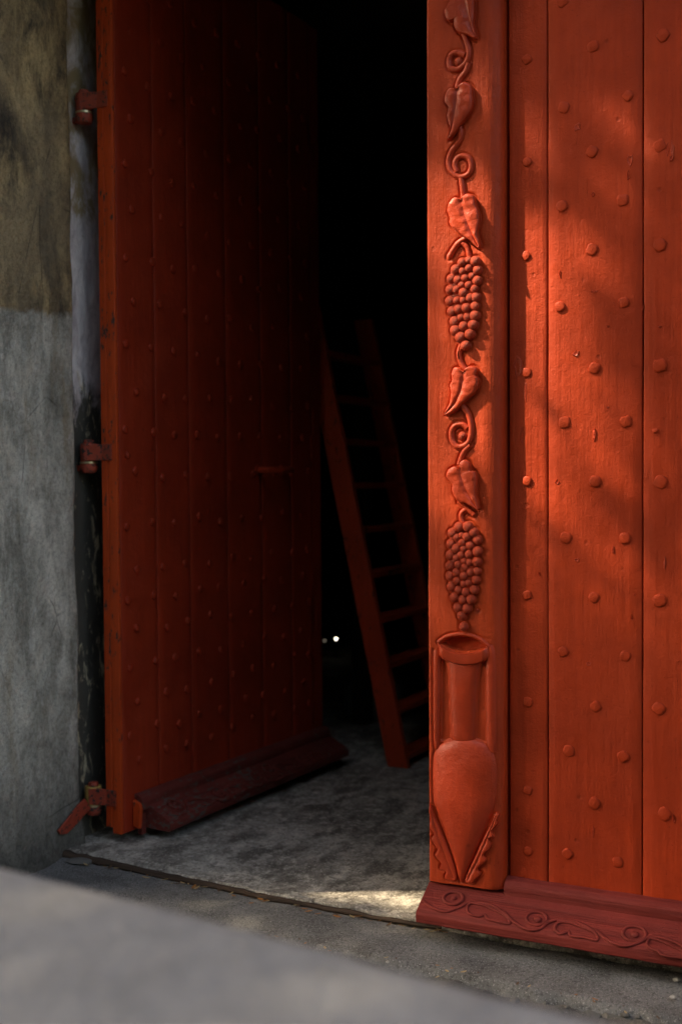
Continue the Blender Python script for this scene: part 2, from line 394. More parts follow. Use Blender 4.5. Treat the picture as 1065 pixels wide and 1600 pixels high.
for a, b in (((-5.2, YI, -.1), (-5, 9, 5)), ((5, YI, -.1), (5.2, 9, 5)), ((-5.2, 9, -.1), (5.2, 9.2, 5))):
    m = MB(); m.box(a, b); bpart('interior_wall', m, M['dark_wall'])
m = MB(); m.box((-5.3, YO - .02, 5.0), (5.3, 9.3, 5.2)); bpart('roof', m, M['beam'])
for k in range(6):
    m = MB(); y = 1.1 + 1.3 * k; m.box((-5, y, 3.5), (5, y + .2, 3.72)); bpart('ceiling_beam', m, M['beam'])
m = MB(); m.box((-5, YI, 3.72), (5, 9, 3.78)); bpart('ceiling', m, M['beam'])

# rotten timber strip lying in the joint of the threshold
g = MB()
pts = [(x, crack_y(x) + .001, -.012 + .004 * nz((x, 2, 0), 8)) for x in [-1.33 + .035 * k for k in range(40)]]
g.tube([(x, y + .004 * nz((x, 9, 0), 16), z + .003 * nz((x, 7, 0), 24)) for x, y, z in pts], [max(.003, .0115 * (1.2 - .7 * k / 39) * (1 + .55 * nz((k, 0, 0), .7))) for k in range(40)], 7)
tag(g.build('timber_strip', M['rot'], None, True), 'thin rotten dark timber strip lying in the threshold joint', 'strip')

# low wall right in front of the camera
lw = MB()
def lwf(u, v):
    x = -2.2 + 5.2 * u
    prof = [(-2.345, -.1), (-2.345, .82), (-2.342, .868), (-2.332, .8765), (-2.31, .88), (-2.5, .885), (-2.85, .88), (-2.87, .86), (-2.875, -.1)]
    prof = [(-.0, -.1), (0, .35), (0, .70), (-.004, .760), (-.015, .772), (-.035, .776), (-.2, .779), (-.56, .775), (-.59, .760), (-.60, -.1)]
    a, z = prof[v]
    y = -1.985 - .132 * (x - .1) + a + .004 * nz((x, z, a), 5)
    return (x, y, z + (.003 * nz((x, a, 2), 6) if z > .5 else 0))
vs = [lwf(i / 90, j) for j in range(10) for i in range(91)]
fs = [(j * 91 + i, j * 91 + i + 1, (j + 1) * 91 + i + 1, (j + 1) * 91 + i) for j in range(9) for i in range(90)]
lw.add(vs, fs)
lw.f.append(tuple(j * 91 for j in range(10))); lw.f.append(tuple(j * 91 + 90 for j in range(10))[::-1])
tag(lw.build('low_wall', M['lowwall'], None, True, angle=50), 'smooth grey rendered low wall, out of focus in the foreground', 'low wall')

# ------------------------------------------------------------------ nail heads (shared meshes)
def nail_mesh(i, mat, axis):
    rnd = random.Random(i); m = MB(); n = 12; sq = rnd.uniform(.08, .26); ph = rnd.uniform(0, 6.28)
    R = [(1 + sq * abs(math.cos(2 * (2 * math.pi * k / n) + ph)) - sq * .5 + rnd.uniform(-.05, .05)) for k in range(n)]
    rings = [(1.04, -.002), (1.0, .0024), (.93, .0038), (.62, .0044), (.0, .0046)]
    vs = []; fs = []
    tx, ty = rnd.uniform(-.0006, .0006), rnd.uniform(-.0006, .0006)
    for s, h in rings[:-1]:
        for k in range(n):
            a = 2 * math.pi * k / n; q = R[k] * s * 0.0136
            x, z = q * math.cos(a), q * math.sin(a); vs.append((x, -(h + (tx * x + ty * z) / 0.0136), z))
    vs.append((0, -rings[-1][1], 0))
    for r in range(3):
        for k in range(n): fs.append((r * n + k, r * n + (k + 1) % n, (r + 1) * n + (k + 1) % n, (r + 1) * n + k))
    for k in range(n): fs.append((3 * n + k, 3 * n + (k + 1) % n, 4 * n))
    m.add(vs, fs); return m.mesh('nail_head', mat, True, angle=50)
NAILS = [nail_mesh(i, M['red'], 0) for i in range(7)]
NAILS_O = [nail_mesh(i + 20, M['red_shaded'], 0) for i in range(5)]

# ------------------------------------------------------------------ planks
def plank(x0, x1, y0, y1, z0, z1, seed):
    """a board with slightly wavering edges and rounded arrises; front face at y0"""
    rnd = random.Random(seed); nzs = 44; vs = []; fs = []
    b = .0022
    for j in range(nzs + 1):
        z = z0 + (z1 - z0) * j / nzs
        l = .0011 * nz((x0, z, seed), 3.1) + .0006 * nz((x0, z, seed), 17); r = .0011 * nz((x1, z, seed), 3.1) + .0006 * nz((x1, z, seed + 5), 17)
        pr = [(x0 + l, y1), (x0 + l, y0 + b), (x0 + l + b * .4, y0 + b * .35), (x0 + l + b, y0)]
        for k in range(1, 8):
            u = k / 8; x = x0 + (x1 - x0) * u; pr.append((x, y0 + .0022 * nz((x, z, seed), 4.0)))
        pr += [(x1 + r - b, y0), (x1 + r - b * .4, y0 + b * .35), (x1 + r, y0 + b), (x1 + r, y1)]
        vs += [(x, y, z) for x, y in pr]
    n = len(pr)
    for j in range(nzs):
        for i in range(n): fs.append((j * n + i, j * n + (i + 1) % n, (j + 1) * n + (i + 1) % n, (j + 1) * n + i))
    fs.append(tuple(range(n))[::-1]); fs.append(tuple(nzs * n + i for i in range(n)))
    return MB().add(vs, fs)

# ------------------------------------------------------------------ the closed door leaf
ZT = 3.10
door = tag(empty('door_leaf'), 'closed red plank door leaf with carved grapevine post and studded boards', 'door')
edges = [.2245, .3278, .5725, .823, 1.07, 1.29]
planks = []
for i in range(5):
    o = plank(edges[i] + (.0018 if i else 0), edges[i + 1] - .0018, 0.0, .045, .05, ZT, 11 + i).build('plank', M['red'], door, True, angle=35)
    planks.append(o)
for z in (.35, 1.5, 2.7):
    m = MB(); m.box((.03, .0455, z), (1.28, .085, z + .16)); m.build('back_ledge', M['red'], door, bevel=.004)
def plank_of(x):
    for i in range(5):
        if x < edges[i + 1]: return planks[i]
    return planks[-1]
NP = [(823, 93), (823, 253), (821, 400), (822, 582), (823, 752), (823, 930), (824, 1097), (824, 1235), (824, 1330),
      (878, 2), (926, 73), (980, 150), (880, 168), (924, 237), (972, 313), (877, 322), (924, 390), (874, 479), (974, 473), (928, 575),
      (881, 660), (977, 659), (929, 752), (883, 840), (975, 841), (927, 933), (879, 1018), (976, 1025), (930, 1104), (888, 1173), (973, 1182), (928, 1255), (886, 1334), (964, 1347),
      (1035, 55), (1030, 228), (1030, 383), (1030, 571), (1031, 753), (1030, 938), (1028, 1107), (1037, 1272)]
NS = [1.0] * len(NP)
for i, (px, py) in enumerate(NP):
    p = at_y(px, py, 0.0); o = link('nail_head', NAILS[i % 7], plank_of(p.x), (p.x, .0004, p.z))
    k = random.uniform(.98, 1.16) * (1.12 if px > 1000 else 1.0) * (.9 if px < 840 else 1); o.scale = (k, random.uniform(.75, 1.05), k); o.rotation_euler = (0, random.uniform(0, 6.28), 0)
p = at_y(1023, 673, 0); o = link('nail_head', NAILS[3], planks[2], (p.x, .0006, p.z)); o.scale = (.55, .8, .4)
for i in range(3, 5):                                  # the same pattern goes on beyond the frame
    cx = (edges[i] + edges[i + 1]) / 2
    for k in range(18):
        z = .17 + .155 * k
        for dx in ((-.08, .08) if k % 2 else (0,)):
            o = link('nail_head', random.choice(NAILS), planks[i], (cx + dx, .0004, z)); o.rotation_euler = (0, random.uniform(0, 6.28), 0)
for k in range(18):
    z = .17 + .155 * k
    if k % 2: o = link('nail_head', random.choice(NAILS), planks[2], (.765, .0004, z))

# scars and gouges on the boards: small ragged lumps and splinters of paint
def scar(px, py, w, h, seed, raised=.003, parent=None):
    rnd = random.Random(seed); p = at_y(px, py, 0); n = 11; vs = []; fs = []
    sc = 1 / 590
    rr = [rnd.uniform(.55, 1.25) for _ in range(n)]
    for s, hh in ((1.0, -.001), (.72, raised * .8), (.35, raised * rnd.uniform(-.2, 1))):
        for k in range(n):
            a = 2 * math.pi * k / n
            vs.append((p.x + w * .5 * sc * rr[k] * s * math.cos(a), -hh * rnd.uniform(.6, 1.2), p.z + h * .5 * sc * rr[k] * s * math.sin(a)))
    for r in range(2):
        for k in range(n): fs.append((r * n + k, r * n + (k + 1) % n, (r + 1) * n + (k + 1) % n, (r + 1) * n + k))
    fs.append(tuple(2 * n + k for k in range(n)))
    MB().add(vs, fs).build('paint_scar', M['red_carve'], plank_of(p.x), False)
for a in [(901, 199, 12, 16, 1), (983, 250, 9, 24, 2), (981, 274, 5, 18, 3), (1042, 232, 5, 30, 4), (1049, 236, 6, 34, 24), (1048, 248, 8, 10, 25, .005), (808, 574, 16, 36, 5, .002), (820, 612, 6, 40, 6, .002), (815, 680, 7, 42, 7),
          (899, 552, 11, 12, 8), (870, 753, 9, 9, 9), (928, 680, 5, 26, 10), (926, 303, 6, 8, 11), (1003, 480, 4, 10, 12), (927, 455, 14, 4, 13, .0015),
          (957, 859, 4, 14, 14), (986, 964, 3, 10, 15), (919, 1037, 10, 9, 16, .002), (900, 875, 8, 7, 17, .002), (991, 929, 5, 6, 18), (842, 897, 3, 9, 19), (1038, 880, 4, 22, 20), (926, 1300, 3, 22, 21, .0015), (1052, 1280, 3, 12, 22), (949, 510, 4, 4, 23), (1030, 510, 5, 4, 26), (948, 636, 4, 4, 27), (874, 428, 3, 14, 28, .0015)]:
    scar(*a)

# ------------------------------------------------------------------ the carved post
YP = -.042
post = link('carved_post', bpy.data.meshes.new('carved_post'), door)
CUTS, CUT_DISCS, HOLLOWS = [], [], []      # chisel lines round the carving: (polyline, offset, depth), discs, and sunk panels
Z1 = lambda x, y: (660 + x / 5.714, y / 5.714)
Z2 = lambda x, y: (660 + x / 5.517, 270 + y / 5.517)
Z3 = lambda x, y: (660 + x / 5.714, 540 + y / 5.714)
Z4 = lambda x, y: (660 + x / 5.714, 780 + y / 5.714)
Z5 = lambda x, y: (650 + x / 3.72, 970 + y / 3.72)
def onpost(zf, pts): return [at_y(*zf(*p), YP) for p in pts]
PXM = 1 / 575.0

def relief_leaf(name, outline, rib, h, parent, mat, closed_k=5, depth=(0, -1, 0), cup=.70, lobes=True):
    """carved leaf: rounded rim, cupped blade sinking to a midrib; outline and rib are points on the surface"""
    out = catmull(outline, closed_k, True); n = len(out)
    if parent is post: CUTS.append(([(p.x, p.z) for p in out] + [(out[0].x, out[0].z)], .001, .0035))
    rb = catmull(rib, 8); D = Vector(depth)
    prof = [(1.0, -.25), (1.0, .36), (.985, .62), (.95, .78), (.88, .88), (.74, .95), (.55, 1.0), (.35, 1.0), (.18, .93), (.07, .80), (.0, .74)]
    vs = []; fs = []
    near = []
    for p in out:
        q = min(rb, key=lambda r: (r - p).length + .25 * abs((r - rb[len(rb) // 2]).length) * 0)
        i = rb.index(q); near.append(q)
    # smooth the foot points so that the surface does not fold
    for _ in range(6): near = [(near[i - 1] + near[i] * 2 + near[(i + 1) % n]) / 4 for i in range(n)]
    for s, hh in prof:
        for i, p in enumerate(out):
            q = near[i] + (p - near[i]) * s
            wob = 1 + .16 * noise.noise(q * 70)
            vs.append(q + D * (h * hh * wob))
    for r in range(len(prof) - 1):
        for k in range(n): fs.append((r * n + k, r * n + (k + 1) % n, (r + 1) * n + (k + 1) % n, (r + 1) * n + k))
    return MB().add(vs, fs).build(name, mat, parent, True, angle=75)

LEAVES = [
 (Z1, [(300, 10), (235, 45), (203, 105), (212, 165), (245, 198), (285, 190), (288, 240), (325, 295), (400, 318), (492, 355), (468, 240), (472, 100), (462, -70), (390, -120), (310, -70)], [(372, -90), (400, 80), (440, 240), (482, 340)]),
 (Z1, [(310, 805), (255, 798), (217, 845), (203, 915), (240, 966), (228, 1040), (246, 1110), (262, 1165), (240, 1258), (300, 1195), (362, 1105), (432, 1012), (458, 935), (452, 860), (448, 785), (400, 740), (345, 768)], [(322, 810), (310, 930), (285, 1080), (246, 1248)]),
 (Z2, [(342, 238), (290, 218), (238, 262), (220, 335), (240, 388), (238, 440), (275, 488), (350, 548), (425, 598), (497, 658), (503, 600), (484, 525), (497, 440), (495, 355), (468, 275), (450, 208), (402, 184), (358, 212)], [(346, 245), (372, 370), (430, 520), (493, 648)]),
 (Z3, [(378, 232), (330, 198), (286, 203), (268, 262), (272, 315), (253, 355), (264, 430), (248, 525), (205, 622), (275, 608), (342, 550), (412, 480), (472, 428), (502, 370), (508, 300), (488, 268), (497, 212), (452, 182), (405, 200)], [(378, 245), (360, 380), (300, 520), (212, 615)]),
 (Z3, [(338, 1110), (300, 1078), (240, 1108), (221, 1175), (272, 1236), (272, 1300), (318, 1382), (402, 1412), (508, 1465), (502, 1400), (484, 1330), (492, 1200), (478, 1125), (440, 1116), (432, 1052), (388, 1018), (345, 1045)], [(345, 1112), (370, 1220), (430, 1350), (500, 1452)]),
]
for zf, o_, r_ in LEAVES:
    relief_leaf('vine_leaf', onpost(zf, o_), onpost(zf, r_), .0165, post, M['red_carve'])

def stem(zf, pts, r, name='vine_stem', flat=.9, taper=1.0, sink=0.0):
    q = catmull(onpost(zf, pts), 7); n = len(q)
    sc = PXM / 5.714
    CUTS.append(([(p.x, p.z) for p in q], r * sc, .003))
    MB().tube([p + Vector((0, sink, 0)) for p in q], [r * sc * (1 + (taper - 1) * i / (n - 1)) for i in range(n)], 10, ((0, 1, 0), flat)).build(name, M['red_carve'], post, True, angle=70)
stem(Z1, [(368, 300), (395, 380), (412, 450), (405, 520), (365, 585), (305, 622), (248, 605), (235, 545), (255, 490), (310, 468), (378, 492)], 25)
stem(Z1, [(408, 565), (385, 640), (335, 705), (308, 790)], 27)
stem(Z1, [(330, 1130), (340, 1200), (318, 1272), (262, 1345), (232, 1420), (238, 1500), (280, 1556), (340, 1580), (405, 1556), (432, 1490), (415, 1415), (360, 1392), (305, 1415), (285, 1475), (305, 1535)], 24)
stem(Z2, [(330, 45), (343, 130), (350, 225)], 25)
stem(Z2, [(378, 562), (300, 615), (226, 728)], 26)
stem(Z2, [(342, 605), (383, 645), (402, 725)], 22)
stem(Z2, [(345, 1490), (316, 1550), (318, 1610)], 24)
stem(Z3, [(345, -10), (322, 70), (342, 155), (382, 215)], 24)
stem(Z3, [(338, 520), (395, 595), (425, 680), (432, 770), (415, 848), (370, 895), (305, 900), (262, 842), (258, 765), (292, 715), (350, 702), (398, 738)], 25)
stem(Z3, [(425, 890), (365, 955), (325, 1060)], 24)
stem(Z3, [(328, 1395), (400, 1455), (458, 1512)], 24)
stem(Z3, [(385, 1462), (345, 1500), (345, 1550), (375, 1610)], 22)

def grape_mesh(i):
    rnd = random.Random(i); m = MB(); nu, nv = 12, 6; vs = []; fs = []
    for j in range(nv):
        a = math.pi / 2 * 1.12 * (1 - j / nv)
        for k in range(nu):
            b = 2 * math.pi * k / nu; q = 1 + .06 * noise.noise(Vector((math.cos(b) * 1.3, math.sin(b) * 1.3, i + a)))
            vs.append((math.sin(a) * math.cos(b) * q, -math.cos(a) * .95, math.sin(a) * math.sin(b) * q))
    vs.append((0, -.97, 0))
    for j in range(nv - 1):
        for k in range(nu): fs.append((j * nu + k, j * nu + (k + 1) % nu, (j + 1) * nu + (k + 1) % nu, (j + 1) * nu + k))
    for k in range(nu): fs.append(((nv - 1) * nu + k, (nv - 1) * nu + (k + 1) % nu, nv * nu))
    return m.add(vs, fs).mesh('grape', M['red_carve'], True, angle=80)
GR = [grape_mesh(i) for i in range(5)]
G1 = [(345,775,35),(400,755,28),(455,765,40),(288,835,37),(348,850,28),(400,825,30),(475,840,37),(245,915,35),(305,925,32),(370,910,30),(428,890,28),(472,930,37),(340,970,27),(400,970,30),(240,1010,38),(292,1012,30),(355,1035,35),(448,1003,32),(238,1105,38),(300,1103,30),(355,1100,28),(410,1080,33),(460,1075,38),(255,1195,38),(312,1178,35),(380,1168,37),(455,1152,38),(278,1282,40),(335,1250,28),(390,1245,32),(452,1235,42),(287,1360,42),(358,1325,37),(440,1312,42),(330,1420,42),(412,1393,42),(375,1490,38)]
G2 = [(330,248,38),(408,245,40),(268,302,38),(308,340,30),(357,320,27),(398,335,35),(458,297,38),(253,398,37),(357,388,30),(427,412,35),(490,362,38),(303,440,35),(372,443,27),(248,498,37),(350,495,30),(418,488,33),(490,468,40),(303,525,28),(375,552,25),(248,592,38),(322,583,30),(380,612,32),(420,562,28),(486,558,38),(305,652,33),(247,683,37),(372,683,33),(430,650,30),(486,643,33),(312,728,33),(260,778,37),(370,752,28),(415,745,28),(478,720,35),(327,812,33),(390,830,33),(462,807,37),(288,873,38),(362,897,35),(437,892,38),(322,965,38),(400,975,38),(355,1038,38),(370,1138,35)]
EYES = [(Z1, 318, 550, 31), (Z3, 355, 808, 33), (Z4, 490, 993, 12)]
def bunch(zf, lst, cx, ry0, ry1, nm='grape', bulge=.006):
    for i, (x, y, r) in enumerate(lst):
        p = at_y(*zf(x, y), YP); k = r * 1.20 * PXM / 5.6; CUT_DISCS.append((p.x, p.z, k))
        c = max(0, 1 - ((x - cx) / 150) ** 2) if bulge else 0
        o = link(nm, GR[i % 5], post, (p.x, YP - bulge * c + .001, p.z)); o.scale = (k, k * random.uniform(.80, .95), k); o.rotation_euler = (0, random.uniform(0, 6.28), 0)
def backing(zf, lst, cx):
    """the solid lump the grapes are cut from"""
    ys = sorted(lst, key=lambda g: g[1]); y0, y1 = ys[0][1], ys[-1][1] - 40; rows = 16; vs = []; fs = []
    for j in range(rows + 1):
        y = y0 + (y1 - y0) * j / rows; near = [g for g in lst if abs(g[1] - y) < 75]
        xl = min(g[0] for g in near) - 8; xr = max(g[0] for g in near) + 8
        for i in range(9):
            u = i / 8; p = at_y(*zf(xl + (xr - xl) * u, y), YP); vs.append((p.x, YP + .002 - .0085 * math.sin(math.pi * u) ** .6 * math.sin(math.pi * (j + .4) / (rows + .8)) ** .5, p.z))
    for j in range(rows):
        for i in range(8): fs.append((j * 9 + i, j * 9 + i + 1, (j + 1) * 9 + i + 1, (j + 1) * 9 + i))
    MB().add(vs, fs).build('bunch_core', M['red_carve'], post, True, angle=80)
backing(Z2, G1, 360); backing(Z4, G2[:-1], 370)
bunch(Z2, G1, 360, 750, 1490); bunch(Z4, G2, 370, 240, 1140)
for zf, x, y, r in EYES: bunch(zf, [(x, y, r)], x, 0, 0, 'tendril_bead', 0)

# amphora in low relief
def strip(name, zf, rows, h, power=.5, nseg=14, base=.003, mat=None):
    """rows: (y, xl, xr[, hscale]) in survey units; a pillow-shaped low relief between two outlines"""
    ps = catmull([(r[0], r[1], r[2]) for r in rows], 5); hs = catmull([(r[3] if len(r) > 3 else 1, 0, 0) for r in rows], 5)
    vs = []; fs = []; n = nseg + 1
    for (y, xl, xr), hh in zip(ps, hs):
        for i in range(n):
            u = i / nseg; u = .5 - .5 * math.cos(math.pi * u); e = (1 - abs(2 * u - 1) ** 2.2) ** power
            p = at_y(*zf(xl + (xr - xl) * u, y), YP)
            vs.append((p.x, YP + base - (h * hh.x + base) * e, p.z))
    for j in range(len(ps) - 1):
        for i in range(nseg): fs.append((j * n + i, j * n + i + 1, (j + 1) * n + i + 1, (j + 1) * n + i))
    for side in (1, 2): CUTS.append(([(lambda w: (w.x, w.z))(at_y(*zf(p_[side], p_[0]), YP)) for p_ in ps], .0005, .0035))
    return MB().add(vs, fs).build(name, mat or M['red_carve'], post, True, angle=85)
strip('amphora_body', Z5, [(684, 215, 322, .08), (694, 190, 345, .25), (712, 152, 388, .45), (742, 116, 424, .66), (790, 99, 452, .85), (860, 95, 464, 1), (980, 95, 463, 1), (1060, 102, 455, 1), (1150, 128, 430, .95), (1270, 172, 380, .85), (1400, 218, 322, .7), (1480, 240, 290, .5), (1515, 254, 277, .2)], .021, .8, 24)
strip('amphora_neck', Z5, [(235, 184, 372, .6), (300, 187, 358, .8), (420, 192, 346, .8), (560, 198, 340, .8), (680, 204, 336, .7), (708, 212, 328, .3)], .0105, .6)
strip('amphora_handle', Z5, [(170, 98, 136, .5), (230, 96, 138, .9), (400, 96, 136, .9), (600, 97, 132, .9), (720, 103, 130, .7), (748, 108, 128, .2)], .0045, .6, 10)
strip('amphora_handle', Z5, [(140, 410, 440, .4), (175, 405, 456, .9), (260, 402, 462, 1), (420, 403, 463, 1), (600, 404, 464, .9), (720, 408, 464, .7), (765, 425, 460, .2)], .0055, .6, 10)
# rim: a proud lip band below an eye-shaped mouth
def rim():
    n = 26; vs = []; fs = []
    def low(u): return (145 + 440 * u, 1283 + 30 * u + 78 * math.sin(math.pi * u) ** .8)
    def bot(u): return (152 + 440 * u, 1395 + 22 * u + 70 * math.sin(math.pi * u) ** .75)
    hs = [(0, -.004), (.0, .010), (.10, .0145), (.5, .0155), (.9, .0135), (1.0, .008), (1.0, -.004)]
    for k in range(n + 1):
        u = k / n; a = Vector(low(u)); b = Vector(bot(u)); e = min(1, min(u, 1 - u) * 9 + .35)
        for t, hh in hs:
            q = a.lerp(b, t); p = at_y(*Z4(q.x, q.y), YP); vs.append((p.x, YP - hh * (e if hh > 0 else 1), p.z))
    m_ = len(hs)
    for k in range(n):
        for i in range(m_ - 1): fs.append((k * m_ + i, k * m_ + i + 1, (k + 1) * m_ + i + 1, (k + 1) * m_ + i))
    fs.append(tuple(range(m_))); fs.append(tuple(n * m_ + i for i in range(m_))[::-1])
    MB().add(vs, fs).build('amphora_lip', M['red_carve'], post, True, angle=45)
rim()
stem(Z4, [(140, 1275), (200, 1232), (280, 1210), (365, 1206), (450, 1222), (530, 1260), (592, 1312)], 17, 'amphora_rim', 1.0)
relief_leaf('acanthus_leaf', onpost(Z5, [(84, 1068), (102, 1122), (142, 1210), (192, 1330), (226, 1430), (238, 1500), (205, 1505), (168, 1492), (178, 1455), (140, 1440), (148, 1405), (112, 1362), (128, 1330), (92, 1268), (108, 1240), (80, 1190), (90, 1150), (78, 1110)]), onpost(Z5, [(88, 1090), (115, 1200), (160, 1330), (222, 1490)]), .0085, post, M['red_carve'], 3)
relief_leaf('acanthus_leaf', onpost(Z5, [(466, 1112), (442, 1170), (392, 1270), (332, 1400), (286, 1508), (330, 1520), (345, 1500), (378, 1468), (355, 1440), (410, 1392), (392, 1356), (440, 1312), (424, 1262), (458, 1252), (442, 1216), (478, 1178), (470, 1150), (486, 1125)]), onpost(Z5, [(468, 1130), (420, 1250), (360, 1390), (300, 1505)]), .0095, post, M['red_carve'], 3)

def hollow(zf, pts, depth, soft): HOLLOWS.append(([(p.x, p.z) for p in onpost(zf, pts)], depth, soft))
hollow(Z4, [(150, 1280), (205, 1248), (285, 1228), (365, 1224), (450, 1240), (520, 1270), (580, 1314), (530, 1345), (450, 1362), (365, 1368), (280, 1352), (205, 1322)], .024, .003)
hollow(Z5, [(142, 215), (184, 228), (190, 420), (202, 690), (150, 708), (134, 690), (138, 500)], .0075, .004)
hollow(Z5, [(372, 245), (402, 215), (403, 500), (405, 715), (385, 712), (338, 690), (342, 430), (358, 300)], .0075, .004)
def post_mesh():
    import numpy as np
    xs = [.0165 + .0019 * i for i in range(82)]; xs = [x for x in xs if x < .1695]
    zs = [.119 + .0021 * j for j in range(int((2.56 - .119) / .0021))] + [2.56 + .03 * j for j in range(1, 18)] + [ZT]
    X, Z = np.meshgrid(np.array(xs), np.array(zs)); P = np.stack([X.ravel(), Z.ravel()], 1); D = np.zeros(len(P))
    def dist(pts, Q):
        best = np.full(len(Q), 9.0); A = np.array(pts)
        for k in range(len(A) - 1):
            d = A[k + 1] - A[k]; L = max(d @ d, 1e-12); t = np.clip(((Q - A[k]) @ d) / L, 0, 1); best = np.minimum(best, np.hypot(*(Q - A[k] - t[:, None] * d).T))
        return best
    def box(pts, m): A = np.array(pts); lo, hi = A.min(0) - m, A.max(0) + m; return np.where(((P > lo) & (P < hi)).all(1))[0]
    for pts, off, dep in CUTS:
        i = box(pts, off + .012); e = dist(pts, P[i]) - off; D[i] = np.maximum(D[i], dep * np.exp(-((e - .001) / .0030) ** 2))
    for x, z, r in CUT_DISCS:
        i = box([(x, z)], r + .012); e = np.hypot(P[i, 0] - x, P[i, 1] - z) - r; D[i] = np.maximum(D[i], .003 * np.exp(-((e - .001) / .0032) ** 2))
    for pts, dep, soft in HOLLOWS:
        i = box(pts, .01); A = np.array(pts); q = P[i]; ins = np.zeros(len(q), bool)
        for k in range(len(A)):
            (x0, z0), (x1, z1) = A[k], A[k - 1]; c = (z0 > q[:, 1]) != (z1 > q[:, 1])
            ins ^= c & (q[:, 0] < (x1 - x0) * (q[:, 1] - z0) / (z1 - z0 + 1e-12) + x0)
        e = dist(pts + [pts[0]], q); f = np.where(ins, np.clip(e / soft, 0, 1), 0); D[i] = np.maximum(D[i], dep * f * f * (3 - 2 * f))
    D = D.reshape(X.shape); vs = []; fs = []
    for j, z in enumerate(zs):
        w = .0012 * nz((0, z, 1), 5); w2 = .0012 * nz((3, z, 1), 5)
        row = [(.010 + w, .050), (.010 + w, YP + .004), (.0115 + w, YP + .0012)]
        row += [(x, YP + float(D[j, i]) + .0007 * nz((x * 3, z, 0), 6)) for i, x in enumerate(xs)]
        row += [(.181, YP + .001), (.191, YP + .004), (.201, YP + .009), (.2095, YP + .016), (.2145 + w2, YP + .024), (.216 + w2, YP + .032), (.216 + w2, .050)]
        vs += [(x, y, z + (.006 * x / .2 + .002 * nz((x, 0, 0), 30) if j == 0 else 0)) for x, y in row]
    n = len(row); J = len(zs) - 1
    for j in range(J):
        for i in range(n): fs.append((j * n + i, j * n + (i + 1) % n, (j + 1) * n + (i + 1) % n, (j + 1) * n + i))
    fs.append(tuple(range(n))[::-1]); fs.append(tuple(J * n + i for i in range(n)))
    return MB().add(vs, fs).mesh('carved_post', M['red_post'], True, angle=60)
_old = post.data; post.data = post_mesh(); bpy.data.meshes.remove(_old)

# ------------------------------------------------------------------ weatherboards (local: a along, y out (-), z up)
WB_TOP, WB_EDGE, WB_LOW = (-.030, .112), (-.122, .060), (-.112, .030)   # (y, z) of the slope's top, its nose, and the underside
def weatherboard(parent, a0, a1, mat, seedx, nseg=60, skew=0.0):
    prof = [(.0, .036), (-.030, .032), (WB_LOW[0] - .002, .0295), (WB_LOW[0] - .009, .034), (WB_EDGE[0] - .001, .052), (WB_EDGE[0] + .002, .0605), (WB_EDGE[0] + .009, .0665)]
    for k in range(1, 7):
        t = k / 7; prof.append((WB_EDGE[0] + .009 + (WB_TOP[0] - WB_EDGE[0] - .013) * t, .0665 + (.1085 - .0665) * t))
    prof += [(WB_TOP[0] - .004, .1105), (WB_TOP[0] + .002, .1125), (.0, .113)]
    vs = []; fs = []; n = len(prof)
    for j in range(nseg + 1):
        a = a0 + (a1 - a0) * j / nseg
        for y, z in prof:
            w = (.0016 * nz((a * 2, y * 9, z * 9 + seedx), 6) + .001 * nz((a, y * 6, z * 6 + seedx), 30)) if y < -.02 else 0
            e = skew * (y + .03) if j == 0 else 0
            vs.append((a + e, y + w * .5, z + w))
    for j in range(nseg):
        for i in range(n): fs.append((j * n + i, j * n + (i + 1) % n, (j + 1) * n + (i + 1) % n, (j + 1) * n + i))
    fs.append(tuple(range(n))[::-1]); fs.append(tuple(nseg * n + i for i in range(n)))
    return MB().add(vs, fs).build('weatherboard', mat, parent, True, angle=38)
def fillet(parent, a0, a1, mat, nseg=50):
    prof = [(.0, .100), (-.034, .100), (-.0345, .121), (-.033, .132), (-.027, .141), (-.016, .148), (.0, .152)]
    vs = []; fs = []; n = len(prof)
    for j in range(nseg + 1):
        a = a0 + (a1 - a0) * j / nseg
        for y, z in prof: vs.append((a, y, z + .0016 * nz((a, y * 5, 3), 14)))
    for j in range(nseg):
        for i in range(n): fs.append((j * n + i, j * n + (i + 1) % n, (j + 1) * n + (i + 1) % n, (j + 1) * n + i))
    fs.append(tuple(range(n))[::-1]); fs.append(tuple(nseg * n + i for i in range(n)))
    return MB().add(vs, fs).build('fillet_strip', mat, parent, True, angle=50)
wb = weatherboard(door, .005, 1.275, M['maroon'], 1)
fillet(door, .2185, 1.28, M['maroon'])
